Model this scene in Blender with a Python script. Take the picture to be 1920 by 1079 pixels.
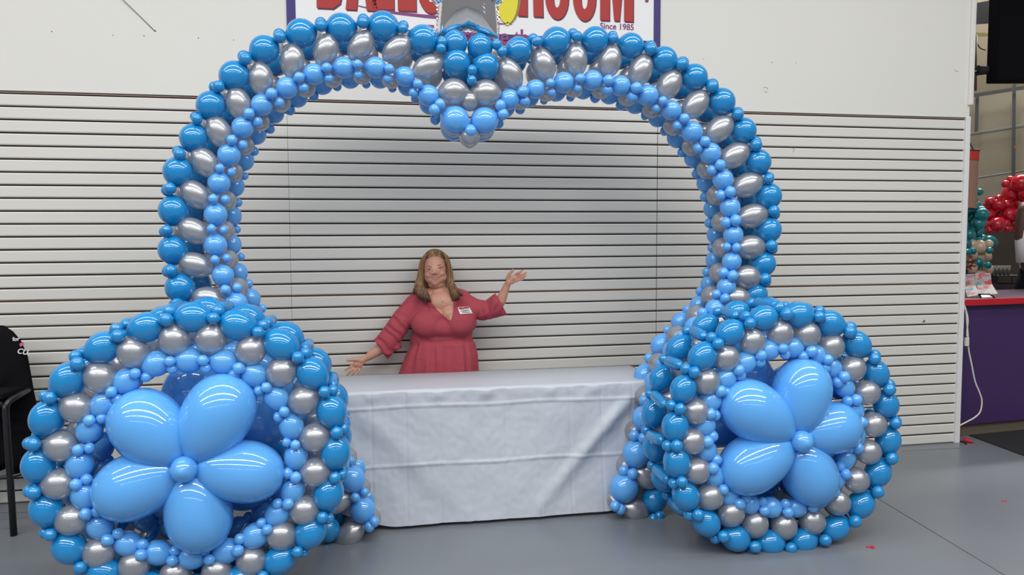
import bpy, bmesh, math, random
import numpy as np
from mathutils import Vector, Matrix, Quaternion, noise
random.seed(7)
PI = math.pi
for o in list(bpy.data.objects): bpy.data.objects.remove(o, do_unlink=True)
SC = bpy.context.scene
COL = SC.collection
V = Vector

# ------------------------------------------------------------------ camera
W_PX, H_PX, FPX = 1920.0, 1079.0, 1440.0
PITCH, ROLL, YAW = 0.0672, -0.0050, 0.1926
CAM = V((0.442, -5.017, 1.592))
FWD = V((math.sin(YAW)*math.cos(PITCH), math.cos(YAW)*math.cos(PITCH), -math.sin(PITCH)))
_r = V((math.cos(YAW), -math.sin(YAW), 0)); _u = _r.cross(FWD)
RGT = _r*math.cos(ROLL) + _u*math.sin(ROLL); UPV = -_r*math.sin(ROLL) + _u*math.cos(ROLL)
cd = bpy.data.cameras.new('camera'); cam = bpy.data.objects.new('camera', cd); COL.objects.link(cam)
cd.sensor_width = 36.0; cd.lens = 36.0*FPX/W_PX; cd.clip_start = 0.05; cd.clip_end = 100
cam.matrix_world = Matrix(((RGT.x, UPV.x, -FWD.x, CAM.x), (RGT.y, UPV.y, -FWD.y, CAM.y), (RGT.z, UPV.z, -FWD.z, CAM.z), (0, 0, 0, 1)))
SC.camera = cam

# ------------------------------------------------------------------ light and exposure
SC.view_settings.view_transform = 'Standard'; SC.view_settings.look = 'None'
SC.view_settings.gamma = 1.0; SC.view_settings.use_curve_mapping = False
SC.view_settings.exposure = 0.10
world = bpy.data.worlds.new('world'); SC.world = world; world.use_nodes = True
world.node_tree.nodes['Background'].inputs[0].default_value = (0.95, 0.96, 1.0, 1)
world.node_tree.nodes['Background'].inputs[1].default_value = 0.21
def tube_row(name, y, z, x, length, power, width=0.10):
    l = bpy.data.lights.new(name, 'AREA'); l.shape = 'RECTANGLE'; l.size = length; l.size_y = width
    l.energy = power; l.color = (1.0, 0.985, 0.95)
    o = bpy.data.objects.new(name, l); COL.objects.link(o); o.location = (x, y, z); return o
tube_row('fluorescent_light_row', -4.5, 5.0, 0.0, 13.0, 400, 0.26)
tube_row('fluorescent_light_row', -7.0, 5.0, 0.0, 14.0, 260, 0.28)
tube_row('fluorescent_light_row', -11.4, 4.8, 0.0, 14.0, 110, 0.28)
tube_row('fluorescent_light_row', -2.1, 5.2, 0.0, 12.0, 150, 0.20)
tube_row('added_back_room_fill', 2.6, 5.4, 8.0, 4.0, 330, 0.3)  # added fill, brightens the garage door and back room

# ------------------------------------------------------------------ placing helpers
def ray(px, py):
    return (FWD + RGT*((px-W_PX/2)/FPX) + UPV*((H_PX/2-py)/FPX))
HF = V((math.sin(YAW), math.cos(YAW), 0)); HR = V((math.cos(YAW), -math.sin(YAW), 0))
def C(X, F, Z):                      # camera-horizontal frame (right, forward, height) to world
    return V((CAM.x, CAM.y, 0)) + HR*X + HF*F + V((0, 0, Z))
def on_plane(px, py, q, n):
    d = ray(px, py); return CAM + d*((q-CAM).dot(n)/d.dot(n))
def at(px, py, F):                   # pixel at a horizontal forward distance
    return on_plane(px, py, C(0, F, 0), HF)
def on_wall(px, py, y=0.0): return on_plane(px, py, V((0, y, 0)), V((0, 1, 0)))
def on_floor(px, py, z=0.0): return on_plane(px, py, V((0, 0, z)), V((0, 0, 1)))
def mpp(p): return (p-CAM).dot(FWD)/FPX   # metres per pixel at a point

# ------------------------------------------------------------------ materials
def mat(name, color, rough=0.5, metal=0.0, coat=0.0, spec=0.5, bump=0.0, bscale=40.0, var=0.0, vscale=5.0, emit=0.0, trans=0.0):
    m = bpy.data.materials.new(name); m.use_nodes = True; nt = m.node_tree; b = nt.nodes['Principled BSDF']
    b.inputs['Base Color'].default_value = (*color, 1); b.inputs['Roughness'].default_value = rough
    b.inputs['Metallic'].default_value = metal; b.inputs['Coat Weight'].default_value = coat
    b.inputs['Coat Roughness'].default_value = 0.03; b.inputs['Coat IOR'].default_value = 1.7
    b.inputs['Specular IOR Level'].default_value = spec
    if var > 0:
        tc = nt.nodes.new('ShaderNodeTexCoord'); n = nt.nodes.new('ShaderNodeTexNoise'); n.inputs['Scale'].default_value = vscale; n.inputs['Detail'].default_value = 5
        mx = nt.nodes.new('ShaderNodeMix'); mx.data_type = 'RGBA'
        mx.inputs[6].default_value = (*[c*(1-var) for c in color], 1); mx.inputs[7].default_value = (*[min(1, c*(1+var)) for c in color], 1)
        nt.links.new(tc.outputs['Object'], n.inputs['Vector']); nt.links.new(n.outputs['Fac'], mx.inputs[0]); nt.links.new(mx.outputs[2], b.inputs['Base Color'])
    if bump > 0:
        tc = nt.nodes.new('ShaderNodeTexCoord'); n = nt.nodes.new('ShaderNodeTexNoise'); n.inputs['Scale'].default_value = bscale; n.inputs['Detail'].default_value = 4
        bp = nt.nodes.new('ShaderNodeBump'); bp.inputs['Strength'].default_value = bump; bp.inputs['Distance'].default_value = 0.01
        nt.links.new(tc.outputs['Object'], n.inputs['Vector']); nt.links.new(n.outputs['Fac'], bp.inputs['Height']); nt.links.new(bp.outputs[0], b.inputs['Normal'])
    if trans > 0:                    # thin light-passing skin
        t = nt.nodes.new('ShaderNodeBsdfTranslucent'); t.inputs[0].default_value = (*color, 1)
        ms = nt.nodes.new('ShaderNodeMixShader'); ms.inputs[0].default_value = trans
        nt.links.new(b.outputs[0], ms.inputs[1]); nt.links.new(t.outputs[0], ms.inputs[2]); nt.links.new(ms.outputs[0], nt.nodes['Material Output'].inputs[0])
    return m
def pearl(name, color):              # pearl silver latex: metallic sheen over a see-through skin
    m = mat(name, color, rough=0.30, metal=0.6, coat=1.0); nt = m.node_tree; b = nt.nodes['Principled BSDF']; b.inputs['Coat IOR'].default_value = 1.6
    t = nt.nodes.new('ShaderNodeBsdfTranslucent'); t.inputs[0].default_value = (0.70, 0.72, 0.76, 1)
    m1 = nt.nodes.new('ShaderNodeMixShader'); m1.inputs[0].default_value = 0.22
    tr = nt.nodes.new('ShaderNodeBsdfTransparent'); tr.inputs[0].default_value = (0.84, 0.84, 0.86, 1)
    m2 = nt.nodes.new('ShaderNodeMixShader'); m2.inputs[0].default_value = 0.22
    nt.links.new(b.outputs[0], m1.inputs[1]); nt.links.new(t.outputs[0], m1.inputs[2])
    nt.links.new(m1.outputs[0], m2.inputs[1]); nt.links.new(tr.outputs[0], m2.inputs[2]); nt.links.new(m2.outputs[0], nt.nodes['Material Output'].inputs[0])
    return m
M = {}
M['dark'] = mat('deep_blue_latex', (0.010, 0.265, 0.640), 0.30, coat=1.0, spec=0.12, trans=0.10)
M['light'] = mat('sky_blue_latex', (0.125, 0.450, 0.960), 0.30, coat=1.0, spec=0.12, trans=0.12)
M['silver'] = pearl('pearl_silver_latex', (0.58, 0.60, 0.635))
M['teal'] = mat('teal_latex', (0.0, 0.18, 0.20), 0.2, coat=0.3)
M['red'] = mat('red_latex', (0.50, 0.004, 0.02), 0.2, coat=0.3)
M['cream'] = mat('cream_latex', (0.55, 0.42, 0.30), 0.3, coat=0.2)
M['wall'] = mat('white_wall_paint', (0.69, 0.685, 0.655), 0.65, bump=0.03, bscale=150, var=0.02, vscale=1.2)
M['slat'] = mat('white_slat_laminate', (0.66, 0.65, 0.615), 0.42, var=0.025, vscale=1.5)
M['groove'] = mat('shaded_brown_fibreboard', (0.020, 0.007, 0.006), 0.8, var=0.3, vscale=30)  # fibreboard brown, darkened to put the groove shade into its colour
M['trimw'] = mat('white_trim', (0.72, 0.72, 0.72), 0.45)
M['floor'] = mat('grey_painted_concrete', (0.165, 0.182, 0.205), 0.33, bump=0.02, bscale=60, var=0.10, vscale=2.2)
M['joint'] = mat('floor_joint_filler', (0.05, 0.05, 0.055), 0.8)
M['chrome'] = mat('silver_foil', (0.92, 0.91, 0.92), 0.05, metal=1.0)
M['cloth'] = mat('white_plastic_tablecloth', (0.54, 0.58, 0.65), 0.38, bump=0.05, bscale=25, trans=0.1)
M['greyplastic'] = mat('grey_plastic', (0.3, 0.3, 0.31), 0.5)
M['steel'] = mat('black_steel_tube', (0.035, 0.035, 0.04), 0.32, metal=0.6)
M['black'] = mat('black_cotton', (0.006, 0.006, 0.008), 0.95, spec=0.1, bump=0.05, bscale=60)
M['blackm'] = mat('black_mat_rubber', (0.015, 0.015, 0.017), 0.8, bump=0.1, bscale=200)
M['white'] = mat('white_print', (0.8, 0.8, 0.8), 0.6)
M['pink'] = mat('pink_print', (0.75, 0.25, 0.45), 0.6)
M['purple'] = mat('purple_laminate', (0.050, 0.020, 0.105), 0.5, var=0.08, vscale=3)
M['redtop'] = mat('red_edge_laminate', (0.50, 0.008, 0.020), 0.4)
M['ctop'] = mat('purple_grey_worktop', (0.13, 0.085, 0.13), 0.3)
M['tan'] = mat('tan_vinyl_base', (0.14, 0.11, 0.085), 0.7)
M['door'] = mat('beige_door_panel', (0.42, 0.375, 0.28), 0.6, var=0.05, vscale=2)
M['galv'] = mat('galvanised_steel', (0.20, 0.20, 0.20), 0.45, metal=0.5)
M['cord'] = mat('white_cord_plastic', (0.62, 0.60, 0.52), 0.4)
M['signw'] = mat('white_vinyl_banner', (0.76, 0.77, 0.78), 0.45)
M['navy'] = mat('navy_purple_print', (0.028, 0.018, 0.155), 0.5, var=0.2, vscale=30)
M['lred'] = mat('red_letter_print', (0.38, 0.011, 0.009), 0.5)
M['lshadow'] = mat('dark_purple_letter_edge', (0.09, 0.01, 0.055), 0.5)
M['lhigh'] = mat('orange_letter_highlight', (0.75, 0.30, 0.15), 0.5)
M['ptext'] = mat('purple_letter_print', (0.22, 0.03, 0.17), 0.5)
M['yellow'] = mat('yellow_print', (0.70, 0.62, 0.02), 0.5)
M['gold'] = mat('olive_outline_print', (0.25, 0.2, 0.03), 0.5)
M['dress'] = mat('dusty_rose_jersey', (0.40, 0.068, 0.092), 0.85, spec=0.2, var=0.08, vscale=40, bump=0.06, bscale=120)
M['skin'] = mat('skin', (0.57, 0.285, 0.20), 0.5, var=0.06, vscale=14)
M['cheek'] = mat('flushed_skin', (0.62, 0.26, 0.20), 0.45)
M['skindark'] = mat('skin_crease', (0.33, 0.12, 0.085), 0.6)
M['lip'] = mat('lip', (0.46, 0.15, 0.13), 0.4)
M['brow'] = mat('brow_hair', (0.16, 0.085, 0.05), 0.8)
M['eye'] = mat('eye_white', (0.55, 0.5, 0.47), 0.2)
M['iris'] = mat('iris', (0.03, 0.035, 0.04), 0.1)
M['teeth'] = mat('teeth', (0.72, 0.68, 0.60), 0.25)
M['tee'] = mat('white_cotton', (0.62, 0.60, 0.60), 0.8)
M['skin2'] = mat('brown_skin', (0.075, 0.032, 0.022), 0.5)
M['cardboard'] = mat('orange_tape', (0.5, 0.2, 0.05), 0.7)
def hair_mat():
    m = mat('blonde_brown_hair', (0.30, 0.17, 0.08), 0.6); nt = m.node_tree; b = nt.nodes['Principled BSDF']
    tc = nt.nodes.new('ShaderNodeTexCoord'); mp = nt.nodes.new('ShaderNodeMapping'); mp.inputs['Scale'].default_value = (110, 110, 3)
    n = nt.nodes.new('ShaderNodeTexNoise'); n.inputs['Scale'].default_value = 1.0; n.inputs['Detail'].default_value = 3
    cr = nt.nodes.new('ShaderNodeValToRGB'); cr.color_ramp.elements[0].position = 0.35; cr.color_ramp.elements[1].position = 0.68
    cr.color_ramp.elements[0].color = (0.10, 0.044, 0.016, 1); cr.color_ramp.elements[1].color = (0.36, 0.20, 0.085, 1)
    # grown-out tips are a darker brown than the lengths
    sp = nt.nodes.new('ShaderNodeSeparateXYZ'); mr = nt.nodes.new('ShaderNodeMapRange'); mr.inputs[1].default_value = 1.20; mr.inputs[2].default_value = 1.31
    mx = nt.nodes.new('ShaderNodeMix'); mx.data_type = 'RGBA'; mx.blend_type = 'MULTIPLY'; mx.inputs[0].default_value = 1
    g = nt.nodes.new('ShaderNodeMix'); g.data_type = 'RGBA'; g.inputs[6].default_value = (0.28, 0.20, 0.17, 1); g.inputs[7].default_value = (1, 1, 1, 1)
    bp = nt.nodes.new('ShaderNodeBump'); bp.inputs['Strength'].default_value = 0.5; bp.inputs['Distance'].default_value = 0.004
    L = nt.links.new
    L(tc.outputs['Object'], mp.inputs[0]); L(mp.outputs[0], n.inputs['Vector']); L(n.outputs['Fac'], cr.inputs[0]); L(tc.outputs['Object'], sp.inputs[0]); L(sp.outputs[2], mr.inputs[0])
    L(mr.outputs[0], g.inputs[0]); L(cr.outputs[0], mx.inputs[6]); L(g.outputs[2], mx.inputs[7]); L(mx.outputs[2], b.inputs['Base Color']); L(n.outputs['Fac'], bp.inputs['Height']); L(bp.outputs[0], b.inputs['Normal'])
    return m
M['hair'] = hair_mat()

# ------------------------------------------------------------------ object helpers
def tag(o, label=None, cat=None, group=None, kind=None):
    if label: o['label'] = label
    if cat: o['category'] = cat
    if group: o['group'] = group
    if kind: o['kind'] = kind
    return o
def empty(name, loc=(0, 0, 0), label=None, cat=None, group=None):
    o = bpy.data.objects.new(name, None); o.empty_display_size = 0.1; COL.objects.link(o); o.location = loc
    return tag(o, label, cat, group)
def link(name, me, parent=None, mw=None):
    o = bpy.data.objects.new(name, me); COL.objects.link(o)
    if mw is None: mw = Matrix.Identity(4)
    if parent is not None:
        o.parent = parent
        p = parent; inv = Matrix.Identity(4)
        chain = []
        while p is not None: chain.append(p); p = p.parent
        pw = Matrix.Identity(4)
        for q in reversed(chain): pw = pw @ q.matrix_basis
        mw = pw.inverted() @ mw
    o.matrix_basis = mw
    return o
def bm_obj(name, bm, m, parent=None, smooth=False, bevel=0.0, mw=None):
    me = bpy.data.meshes.new(name)
    if bevel > 0:
        bmesh.ops.bevel(bm, geom=bm.edges[:], offset=bevel, segments=2, affect='EDGES', profile=0.5)
    bm.to_mesh(me); bm.free()
    for mm in (m if isinstance(m, (list, tuple)) else [m]): me.materials.append(mm)
    if smooth:
        for p in me.polygons: p.use_smooth = True
    return link(name, me, parent, mw)
def add_box(bm, lo, hi, frame=None):
    vs = []
    for z in (lo[2], hi[2]):
        for x, y in ((lo[0], lo[1]), (hi[0], lo[1]), (hi[0], hi[1]), (lo[0], hi[1])):
            p = V((x, y, z)); p = frame @ p if frame else p; vs.append(bm.verts.new(p))
    for f in ((3, 2, 1, 0), (4, 5, 6, 7), (0, 1, 5, 4), (1, 2, 6, 5), (2, 3, 7, 6), (3, 0, 4, 7)):
        bm.faces.new([vs[i] for i in f])
def box(name, lo, hi, m, parent=None, bevel=0.0, frame=None):
    bm = bmesh.new(); add_box(bm, lo, hi, frame); return bm_obj(name, bm, m, parent, bevel=bevel)
def frame_z(p, d):
    d = d.normalized(); q = V((0, 0, 1)).rotation_difference(d); return Matrix.Translation(p) @ q.to_matrix().to_4x4()
def add_tube(bm, pts, r, seg=10, cap=True):
    pts = [V(p) for p in pts]; n = len(pts); rs = r if isinstance(r, (list, tuple)) else [r]*n
    rings = []; up = None
    for i in range(n):
        t = (pts[min(i+1, n-1)]-pts[max(i-1, 0)]).normalized()
        if up is None: up = t.orthogonal().normalized()
        up = (up - t*up.dot(t)).normalized(); s = t.cross(up)
        rings.append([bm.verts.new(pts[i]+(up*math.cos(a)+s*math.sin(a))*rs[i]) for a in [2*PI*k/seg for k in range(seg)]])
    for a, b in zip(rings[:-1], rings[1:]):
        for k in range(seg): bm.faces.new((a[k], a[(k+1) % seg], b[(k+1) % seg], b[k]))
    if cap: bm.faces.new(rings[0][::-1]); bm.faces.new(rings[-1])
def tube(name, pts, r, m, parent=None, seg=10):
    bm = bmesh.new(); add_tube(bm, pts, r, seg); return bm_obj(name, bm, m, parent, smooth=True)
def smooth_path(pts, n=8):
    pts = [V(p) for p in pts]; out = []
    for i in range(len(pts)-1):
        p0, p1, p2, p3 = pts[max(i-1, 0)], pts[i], pts[i+1], pts[min(i+2, len(pts)-1)]
        for k in range(n):
            t = k/n; out.append(0.5*((2*p1)+(p2-p0)*t+(2*p0-5*p1+4*p2-p3)*t*t+(3*p1-p0-3*p2+p3)*t**3))
    out.append(pts[-1]); return out
def lathe_mesh(name, prof, seg, m):
    bm = bmesh.new(); rings = []
    for (r, z) in prof:
        rings.append([bm.verts.new((0, 0, z))] if r <= 1e-6 else [bm.verts.new((r*math.cos(2*PI*k/seg), r*math.sin(2*PI*k/seg), z)) for k in range(seg)])
    for a, b in zip(rings[:-1], rings[1:]):
        for k in range(seg):
            k2 = (k+1) % seg
            if len(a) == 1 and len(b) == 1: continue
            if len(a) == 1: bm.faces.new((a[0], b[k2], b[k]))
            elif len(b) == 1: bm.faces.new((a[k], a[k2], b[0]))
            else: bm.faces.new((a[k], a[k2], b[k2], b[k]))
    me = bpy.data.meshes.new(name); bm.to_mesh(me); bm.free(); me.materials.append(m)
    for p in me.polygons: p.use_smooth = True
    return me

# ------------------------------------------------------------------ the setting
XL, XR = -2.438, 4.876
floor = box('floor', (-7, -13, -0.12), (16, 9, 0.0), M['floor']); tag(floor, kind='structure')
for a, b, w in [((1640, 932), (2000, 1150), 0.006), ((-40, 964), (60, 961), 0.005), ((1690, 846.5), (1800, 841), 0.004)]:
    p, q = on_floor(*a), on_floor(*b); d = (q-p).normalized(); s = V((-d.y, d.x, 0))*w/2
    bm = bmesh.new(); zt = V((0, 0, 0.0006)); zb = V((0, 0, -0.003))
    lo = [bm.verts.new(v+zb) for v in (p+s, q+s, q-s, p-s)]; hi = [bm.verts.new(v+zt) for v in (p+s, q+s, q-s, p-s)]
    bm.faces.new(hi[::-1]); [bm.faces.new((lo[i], lo[(i+1) % 4], hi[(i+1) % 4], hi[i])) for i in range(4)]
    bm_obj('expansion_joint', bm, M['joint'], floor)
SH = 32*0.0762
wall = box('wall_back', (-6.0, 0.012, 0.0), (XR+0.02, 0.16, 5.2), M['wall']); tag(wall, kind='structure')
upper = box('drywall', (-6.0, -0.012, SH+0.012), (XR+0.0, 0.012, 5.2), M['wall'], wall)
backing = box('groove_backing', (-4.9, 0.0075, 0.0), (XR, 0.014, SH+0.002), M['groove'], wall)
# slatwall boards: 3 inch pitch, every slat a piece with rounded lips
def slat_mesh(L):
    h = 0.0762-0.0110; prof = [(0.008, -h/2-0.001), (0.003, -h/2-0.001), (0.0, -h/2+0.0035), (-0.001, -h/2+0.006), (-0.001, h/2-0.006), (0.0, h/2-0.0035), (0.003, h/2), (0.008, h/2)]
    bm = bmesh.new(); a = [bm.verts.new((-L/2, y, z)) for y, z in prof]; b = [bm.verts.new((L/2, y, z)) for y, z in prof]
    for i in range(len(prof)-1): bm.faces.new((a[i], b[i], b[i+1], a[i+1]))
    bm.faces.new(a[::-1]); bm.faces.new(b)
    bmesh.ops.recalc_face_normals(bm, faces=bm.faces)
    me = bpy.data.meshes.new('slat'); bm.to_mesh(me); bm.free(); me.materials.append(M['slat']); return me
sm = slat_mesh(2.438-0.0018); sm_end = slat_mesh(2.438-0.03)
for c in range(-1, 2):
    x0 = c*2.438
    for k in range(32):
        z = SH-(k+0.5)*0.0762 + random.uniform(-.0004, .0004)
        xc = x0+1.219-(0.011 if c == 1 else 0)
        link('slat', sm_end if c == 1 else sm, wall, Matrix.Translation((xc, random.uniform(-.0004, .0004), z)))
sm2 = slat_mesh(2.3)
for k in range(32): link('slat', sm2, wall, Matrix.Translation((-2.438-1.152, 0, SH-(k+0.5)*0.0762)))
for z in (SH/2+0.0381*0,):  # brown edge where the upper and lower board meet
    box('board_seam', (XL, -0.0005, z-0.003), (XR-0.03, 0.003, z+0.001), mat('seam_brown', (0.16, 0.07, 0.03), 0.8), wall)
tc_ = box('trim_1', (XR-0.028, -0.016, 0.0), (XR+0.012, 0.17, SH+0.02), M['trimw'], bevel=0.002); tag(tc_, kind='structure')
top_trim = box('trim_2', (-4.9, -0.004, SH+0.001), (XR-0.028, 0.006, SH+0.006), mat('worn_trim_edge', (0.42, 0.28, 0.22), 0.7)); tag(top_trim, kind='structure')
# upper wall edge column
box('corner_bead', (XR-0.02, -0.03, SH+0.10), (XR+0.02, 0.17, 5.2), M['wall'], wall, bevel=0.008)
# nail marks and small scuffs on the painted wall
for (px, py, r) in [(291, 58, .006), (97, 59, .004), (212, 66, .003), (270, 67, .004), (372, 71, .004), (438, 75, .003), (1319, 111, .003), (1447, 117, .004), (1493, 118, .003)]:
    p = on_wall(px, py, -0.0125)
    bm = bmesh.new(); bmesh.ops.create_uvsphere(bm, u_segments=8, v_segments=6, radius=r, matrix=Matrix.Translation(p) @ Matrix.Diagonal((1, .3, 1, 1)))
    bm_obj('nail_mark', bm, M['galv'], wall)
for pts in ([(1431, 165), (1437, 163), (1440, 168)], [(1433, 172), (1439, 173)], [(1789, 130), (1793, 134), (1797, 133)], [(1482, 276), (1490, 280), (1486, 286)]):
    tube('scuff', [on_wall(x, y, -0.0125 if y < 200 else -0.001) for x, y in pts], 0.0012, M['galv'], wall, 6)
# thin hanging wire at upper left
wire = tube('wall_wire', [on_wall(205, -30, -0.03), on_wall(231, 0, -0.02), on_wall(262, 30, -0.016), on_wall(290, 58, -0.014)], 0.0022, M['galv'])
tag(wire, 'thin dark wire running diagonally down to a nail on the white upper wall', 'wire')
lf = on_wall(1731, 604, -0.002)
chip = empty('paper_scrap', lf, 'tiny torn brown scrap stuck in a slatwall groove at the right', 'scrap')
bm = bmesh.new(); vs = [bm.verts.new(v) for v in ((-.008, -.001, -.003), (.014, -.001, -.002), (.010, -.006, .017), (.002, -.003, .012))]; bm.faces.new(vs)
bmesh.ops.solidify(bm, geom=bm.faces[:], thickness=.002); bm_obj('torn_piece', bm, mat('brown_scrap', (.35, .16, .08), .8), chip, mw=Matrix.Translation(lf))

# ------------------------------------------------------------------ banner
BY = -0.020
def W2(px, py): p = on_wall(px, py, BY); return p.x, p.z
xl, _ = W2(538, 60); xr, zb = W2(1238, 92)
banner = box('banner', (xl, BY, zb), (xr, -0.0125, zb+0.95), M['navy'])
tag(banner, 'white shop banner with navy border and red letters above the balloon arch', 'sign')
box('banner_field', (xl+0.055, BY-0.002, zb+0.05), (xr-0.05, BY, zb+0.95-0.05), M['signw'], banner)
def poly_curve(name, loops, m, y, ext=0.0008):
    cu = bpy.data.curves.new(name, 'CURVE'); cu.dimensions = '2D'; cu.fill_mode = 'BOTH'; cu.extrude = ext
    for L in loops:
        s = cu.splines.new('POLY'); s.points.add(len(L)-1)
        for i, (x, z) in enumerate(L): s.points[i].co = (x, z, 0, 1)
        s.use_cyclic_u = True
    cu.materials.append(m)
    return link(name, cu, banner, Matrix.Translation((0, y, 0)) @ Matrix.Rotation(PI/2, 4, 'X'))
def rr(x0, z0, x1, z1, r, n=6):      # rounded rectangle in unit space
    out = []
    for cx, cz, a0 in ((x1-r[0], z1-r[1], 0), (x0+r[0], z1-r[1], 90), (x0+r[0], z0+r[1], 180), (x1-r[0], z0+r[1], 270)):
        for k in range(n+1):
            a = math.radians(a0+90*k/n); out.append((cx+r[0]*math.cos(a), cz+r[1]*math.sin(a)))
    return out
GL = {
 'O': [rr(0, 0, 1, 1, (.5, .3)), rr(.36, .16, .64, .84, (.14, .12))],
 'L': [[(0, 0), (.95, 0), (.95, .2), (.42, .2), (.42, 1), (0, 1)]],
 'N': [[(0, 0), (.34, 0), (.34, .55), (.64, 0), (1, 0), (1, 1), (.66, 1), (.66, .45), (.36, 1), (0, 1)]],
 'M': [[(0, 0), (.28, 0), (.28, .75), (.42, 0), (.58, 0), (.72, .75), (.72, 0), (1, 0), (1, 1), (.66, 1), (.5, .45), (.34, 1), (0, 1)]],
 'A': [[(0, 0), (.34, 0), (.39, .2), (.61, .2), (.66, 0), (1, 0), (.7, 1), (.3, 1)], [(.43, .36), (.57, .36), (.5, .75)]],
 'B': [[(0, 0), (.62, 0), (.9, .07), (1, .2), (1, .4), (.86, .52), (.98, .64), (.98, .82), (.86, .95), (.62, 1), (0, 1)], [(.38, .17), (.56, .17), (.62, .25), (.62, .38), (.55, .44), (.38, .44)], [(.38, .60), (.54, .60), (.6, .66), (.6, .79), (.54, .84), (.38, .84)]],
 'R': [[(0, 0), (.37, 0), (.37, .42), (.5, .42), (.6, .34), (.62, 0), (1, 0), (.98, .38), (.84, .5), (.97, .62), (.98, .82), (.86, .95), (.62, 1), (0, 1)], [(.38, .58), (.54, .58), (.6, .64), (.6, .79), (.54, .84), (.38, .84)]],
}
for ch, a, b, base, hpx in [('B', 594, 643, 15, 150), ('A', 648, 708, 18, 146), ('L', 698, 741, 17, 142), ('L', 746, 782, 20, 140), ('O', 784, 832, 25, 138), ('O', 838, 886, 27, 138), ('N', 892, 943, 29, 138),
                            ('R', 971, 1018, 30, 136), ('O', 1022, 1066, 36, 142), ('O', 1074, 1117, 39, 144), ('M', 1125, 1187, 38, 138)]:
    x0, z0 = W2(a, base); x1, _ = W2(b, base); _, z1 = W2(a, base-hpx)
    sc = lambda L, dx, dz: [(x0+dx+u*(x1-x0), z0+dz+v*(z1-z0)) for u, v in L]
    poly_curve('letter', [sc(L, .006, -.009) for L in GL[ch]], M['lshadow'], BY-0.0032)
    poly_curve('letter', [sc(L, 0, 0) for L in GL[ch]], M['lred'], BY-0.0052)
# printed balloon in the lettering, swoosh and small texts
def ell(px, py, rx, ry, n=28):
    cx, cz = W2(px, py); s = abs(W2(px+1, py)[0]-cx); return [(cx+s*rx*math.cos(2*PI*k/n), cz+s*ry*math.sin(2*PI*k/n)) for k in range(n)]
poly_curve('printed_balloon', [ell(952, -8, 24, 52)], M['gold'], BY-0.0068)
poly_curve('printed_balloon', [ell(950, -7, 21, 50)], M['yellow'], BY-0.0085)
poly_curve('printed_knot', [[W2(947, 48), W2(955, 48), W2(952, 42), W2(950, 42)]], M['yellow'], BY-0.0085)
sw = [(655, 7), (700, 18), (745, 25), (800, 31), (860, 36), (905, 43), (960, 46)]; wd = [1, 3, 5, 6, 6, 5, 1]
poly_curve('swoosh', [[W2(x, y-w/2) for (x, y), w in zip(sw, wd)]+[W2(x, y+w/2) for (x, y), w in list(zip(sw, wd))[::-1]]], M['ptext'], BY-0.0042)
def text(name, s, m, mw, size, parent, ext=0.0006, off=0.0, sx=1.0, align='LEFT'):
    cu = bpy.data.curves.new(name, 'FONT'); cu.body = s; cu.size = size; cu.extrude = ext; cu.offset = off; cu.align_x = align; cu.materials.append(m)
    return link(name, cu, parent, mw @ Matrix.Diagonal((sx, 1, 1, 1)))
def wall_text(s, px, py, hpx, sx, off):
    p = on_wall(px, py, BY-0.004); size = hpx*mpp(p)/0.70
    text('lettering', s, M['ptext'], Matrix.Translation(p) @ Matrix.Rotation(PI/2, 4, 'X'), size, banner, off=off*size, sx=sx)
wall_text('Since 1985', 1125, 53.5, 11, 0.98, .012)
wall_text('Experience the', 797, 76, 29, 0.86, .022)
poly_curve('swoosh', [[W2(1209, 4), W2(1215, 5), W2(1217, -6), W2(1212, -12)]], M['ptext'], BY-0.0042)

# ------------------------------------------------------------------ balloon prototypes (axis along local Z, unit radius)
def prof_sphere(n, f):
    return [f(PI*i/n) for i in range(n+1)]
def sph(a):     # round balloon with a faint pinch at both tied ends
    c = math.cos(a); s = math.sin(a); e = abs(c)**14
    return (max(0.0, s*(1-0.0*e)), -c*(1.0+0.10*e))
def lem(a):     # lemon: both ends drawn out
    c = math.cos(a); s = math.sin(a); e = abs(c)**6
    return (s**1.12 if s > 0 else 0.0, -c*(1.10+0.10*e))
def capsule(n, L):
    out = []
    for i in range(n+1):
        a = PI*i/n; out.append((math.sin(a), -math.cos(a)+(-L if a < PI/2 else L)))
    return out
def petal_prof(n):
    out = [(0.0, -1.42), (0.05, -1.40)]
    for i in range(1, n+1):
        t = i/n; a = PI*t; c = -math.cos(a); s = math.sin(a)
        z = c; r = s**0.92 if s > 1e-9 else 0.0
        if c < 0: z = c*1.40; r = s**1.05
        out.append((max(r, 0.0 if i == n else 0.05), z))
    return out
SEG = 28
PR = {}
def fixp(p): p[0] = (0.0, p[0][1]); p[-1] = (0.0, p[-1][1]); return p
for k, mm in (('dark', 'dark'), ('light', 'light'), ('red', 'red'), ('teal', 'teal'), ('cream', 'cream')):
    PR[k] = lathe_mesh(k+'_balloon', fixp(prof_sphere(18, sph)), SEG, M[mm])
PR['silver'] = lathe_mesh('silver_balloon', fixp(prof_sphere(20, lem)), SEG, M['silver'])
PR['silverround'] = lathe_mesh('silver_balloon', fixp(prof_sphere(18, sph)), SEG, M['silver'])
for k in ('dark', 'light'):
    PR['mini_'+k] = lathe_mesh('small_balloon', fixp(prof_sphere(12, sph)), 18, M[k])
PR['tube'] = lathe_mesh('tube_balloon', fixp(capsule(13, 1.25)), 16, M['dark'])
PR['petal'] = lathe_mesh('petal_balloon', fixp(petal_prof(26)), 40, M['light'])
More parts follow.
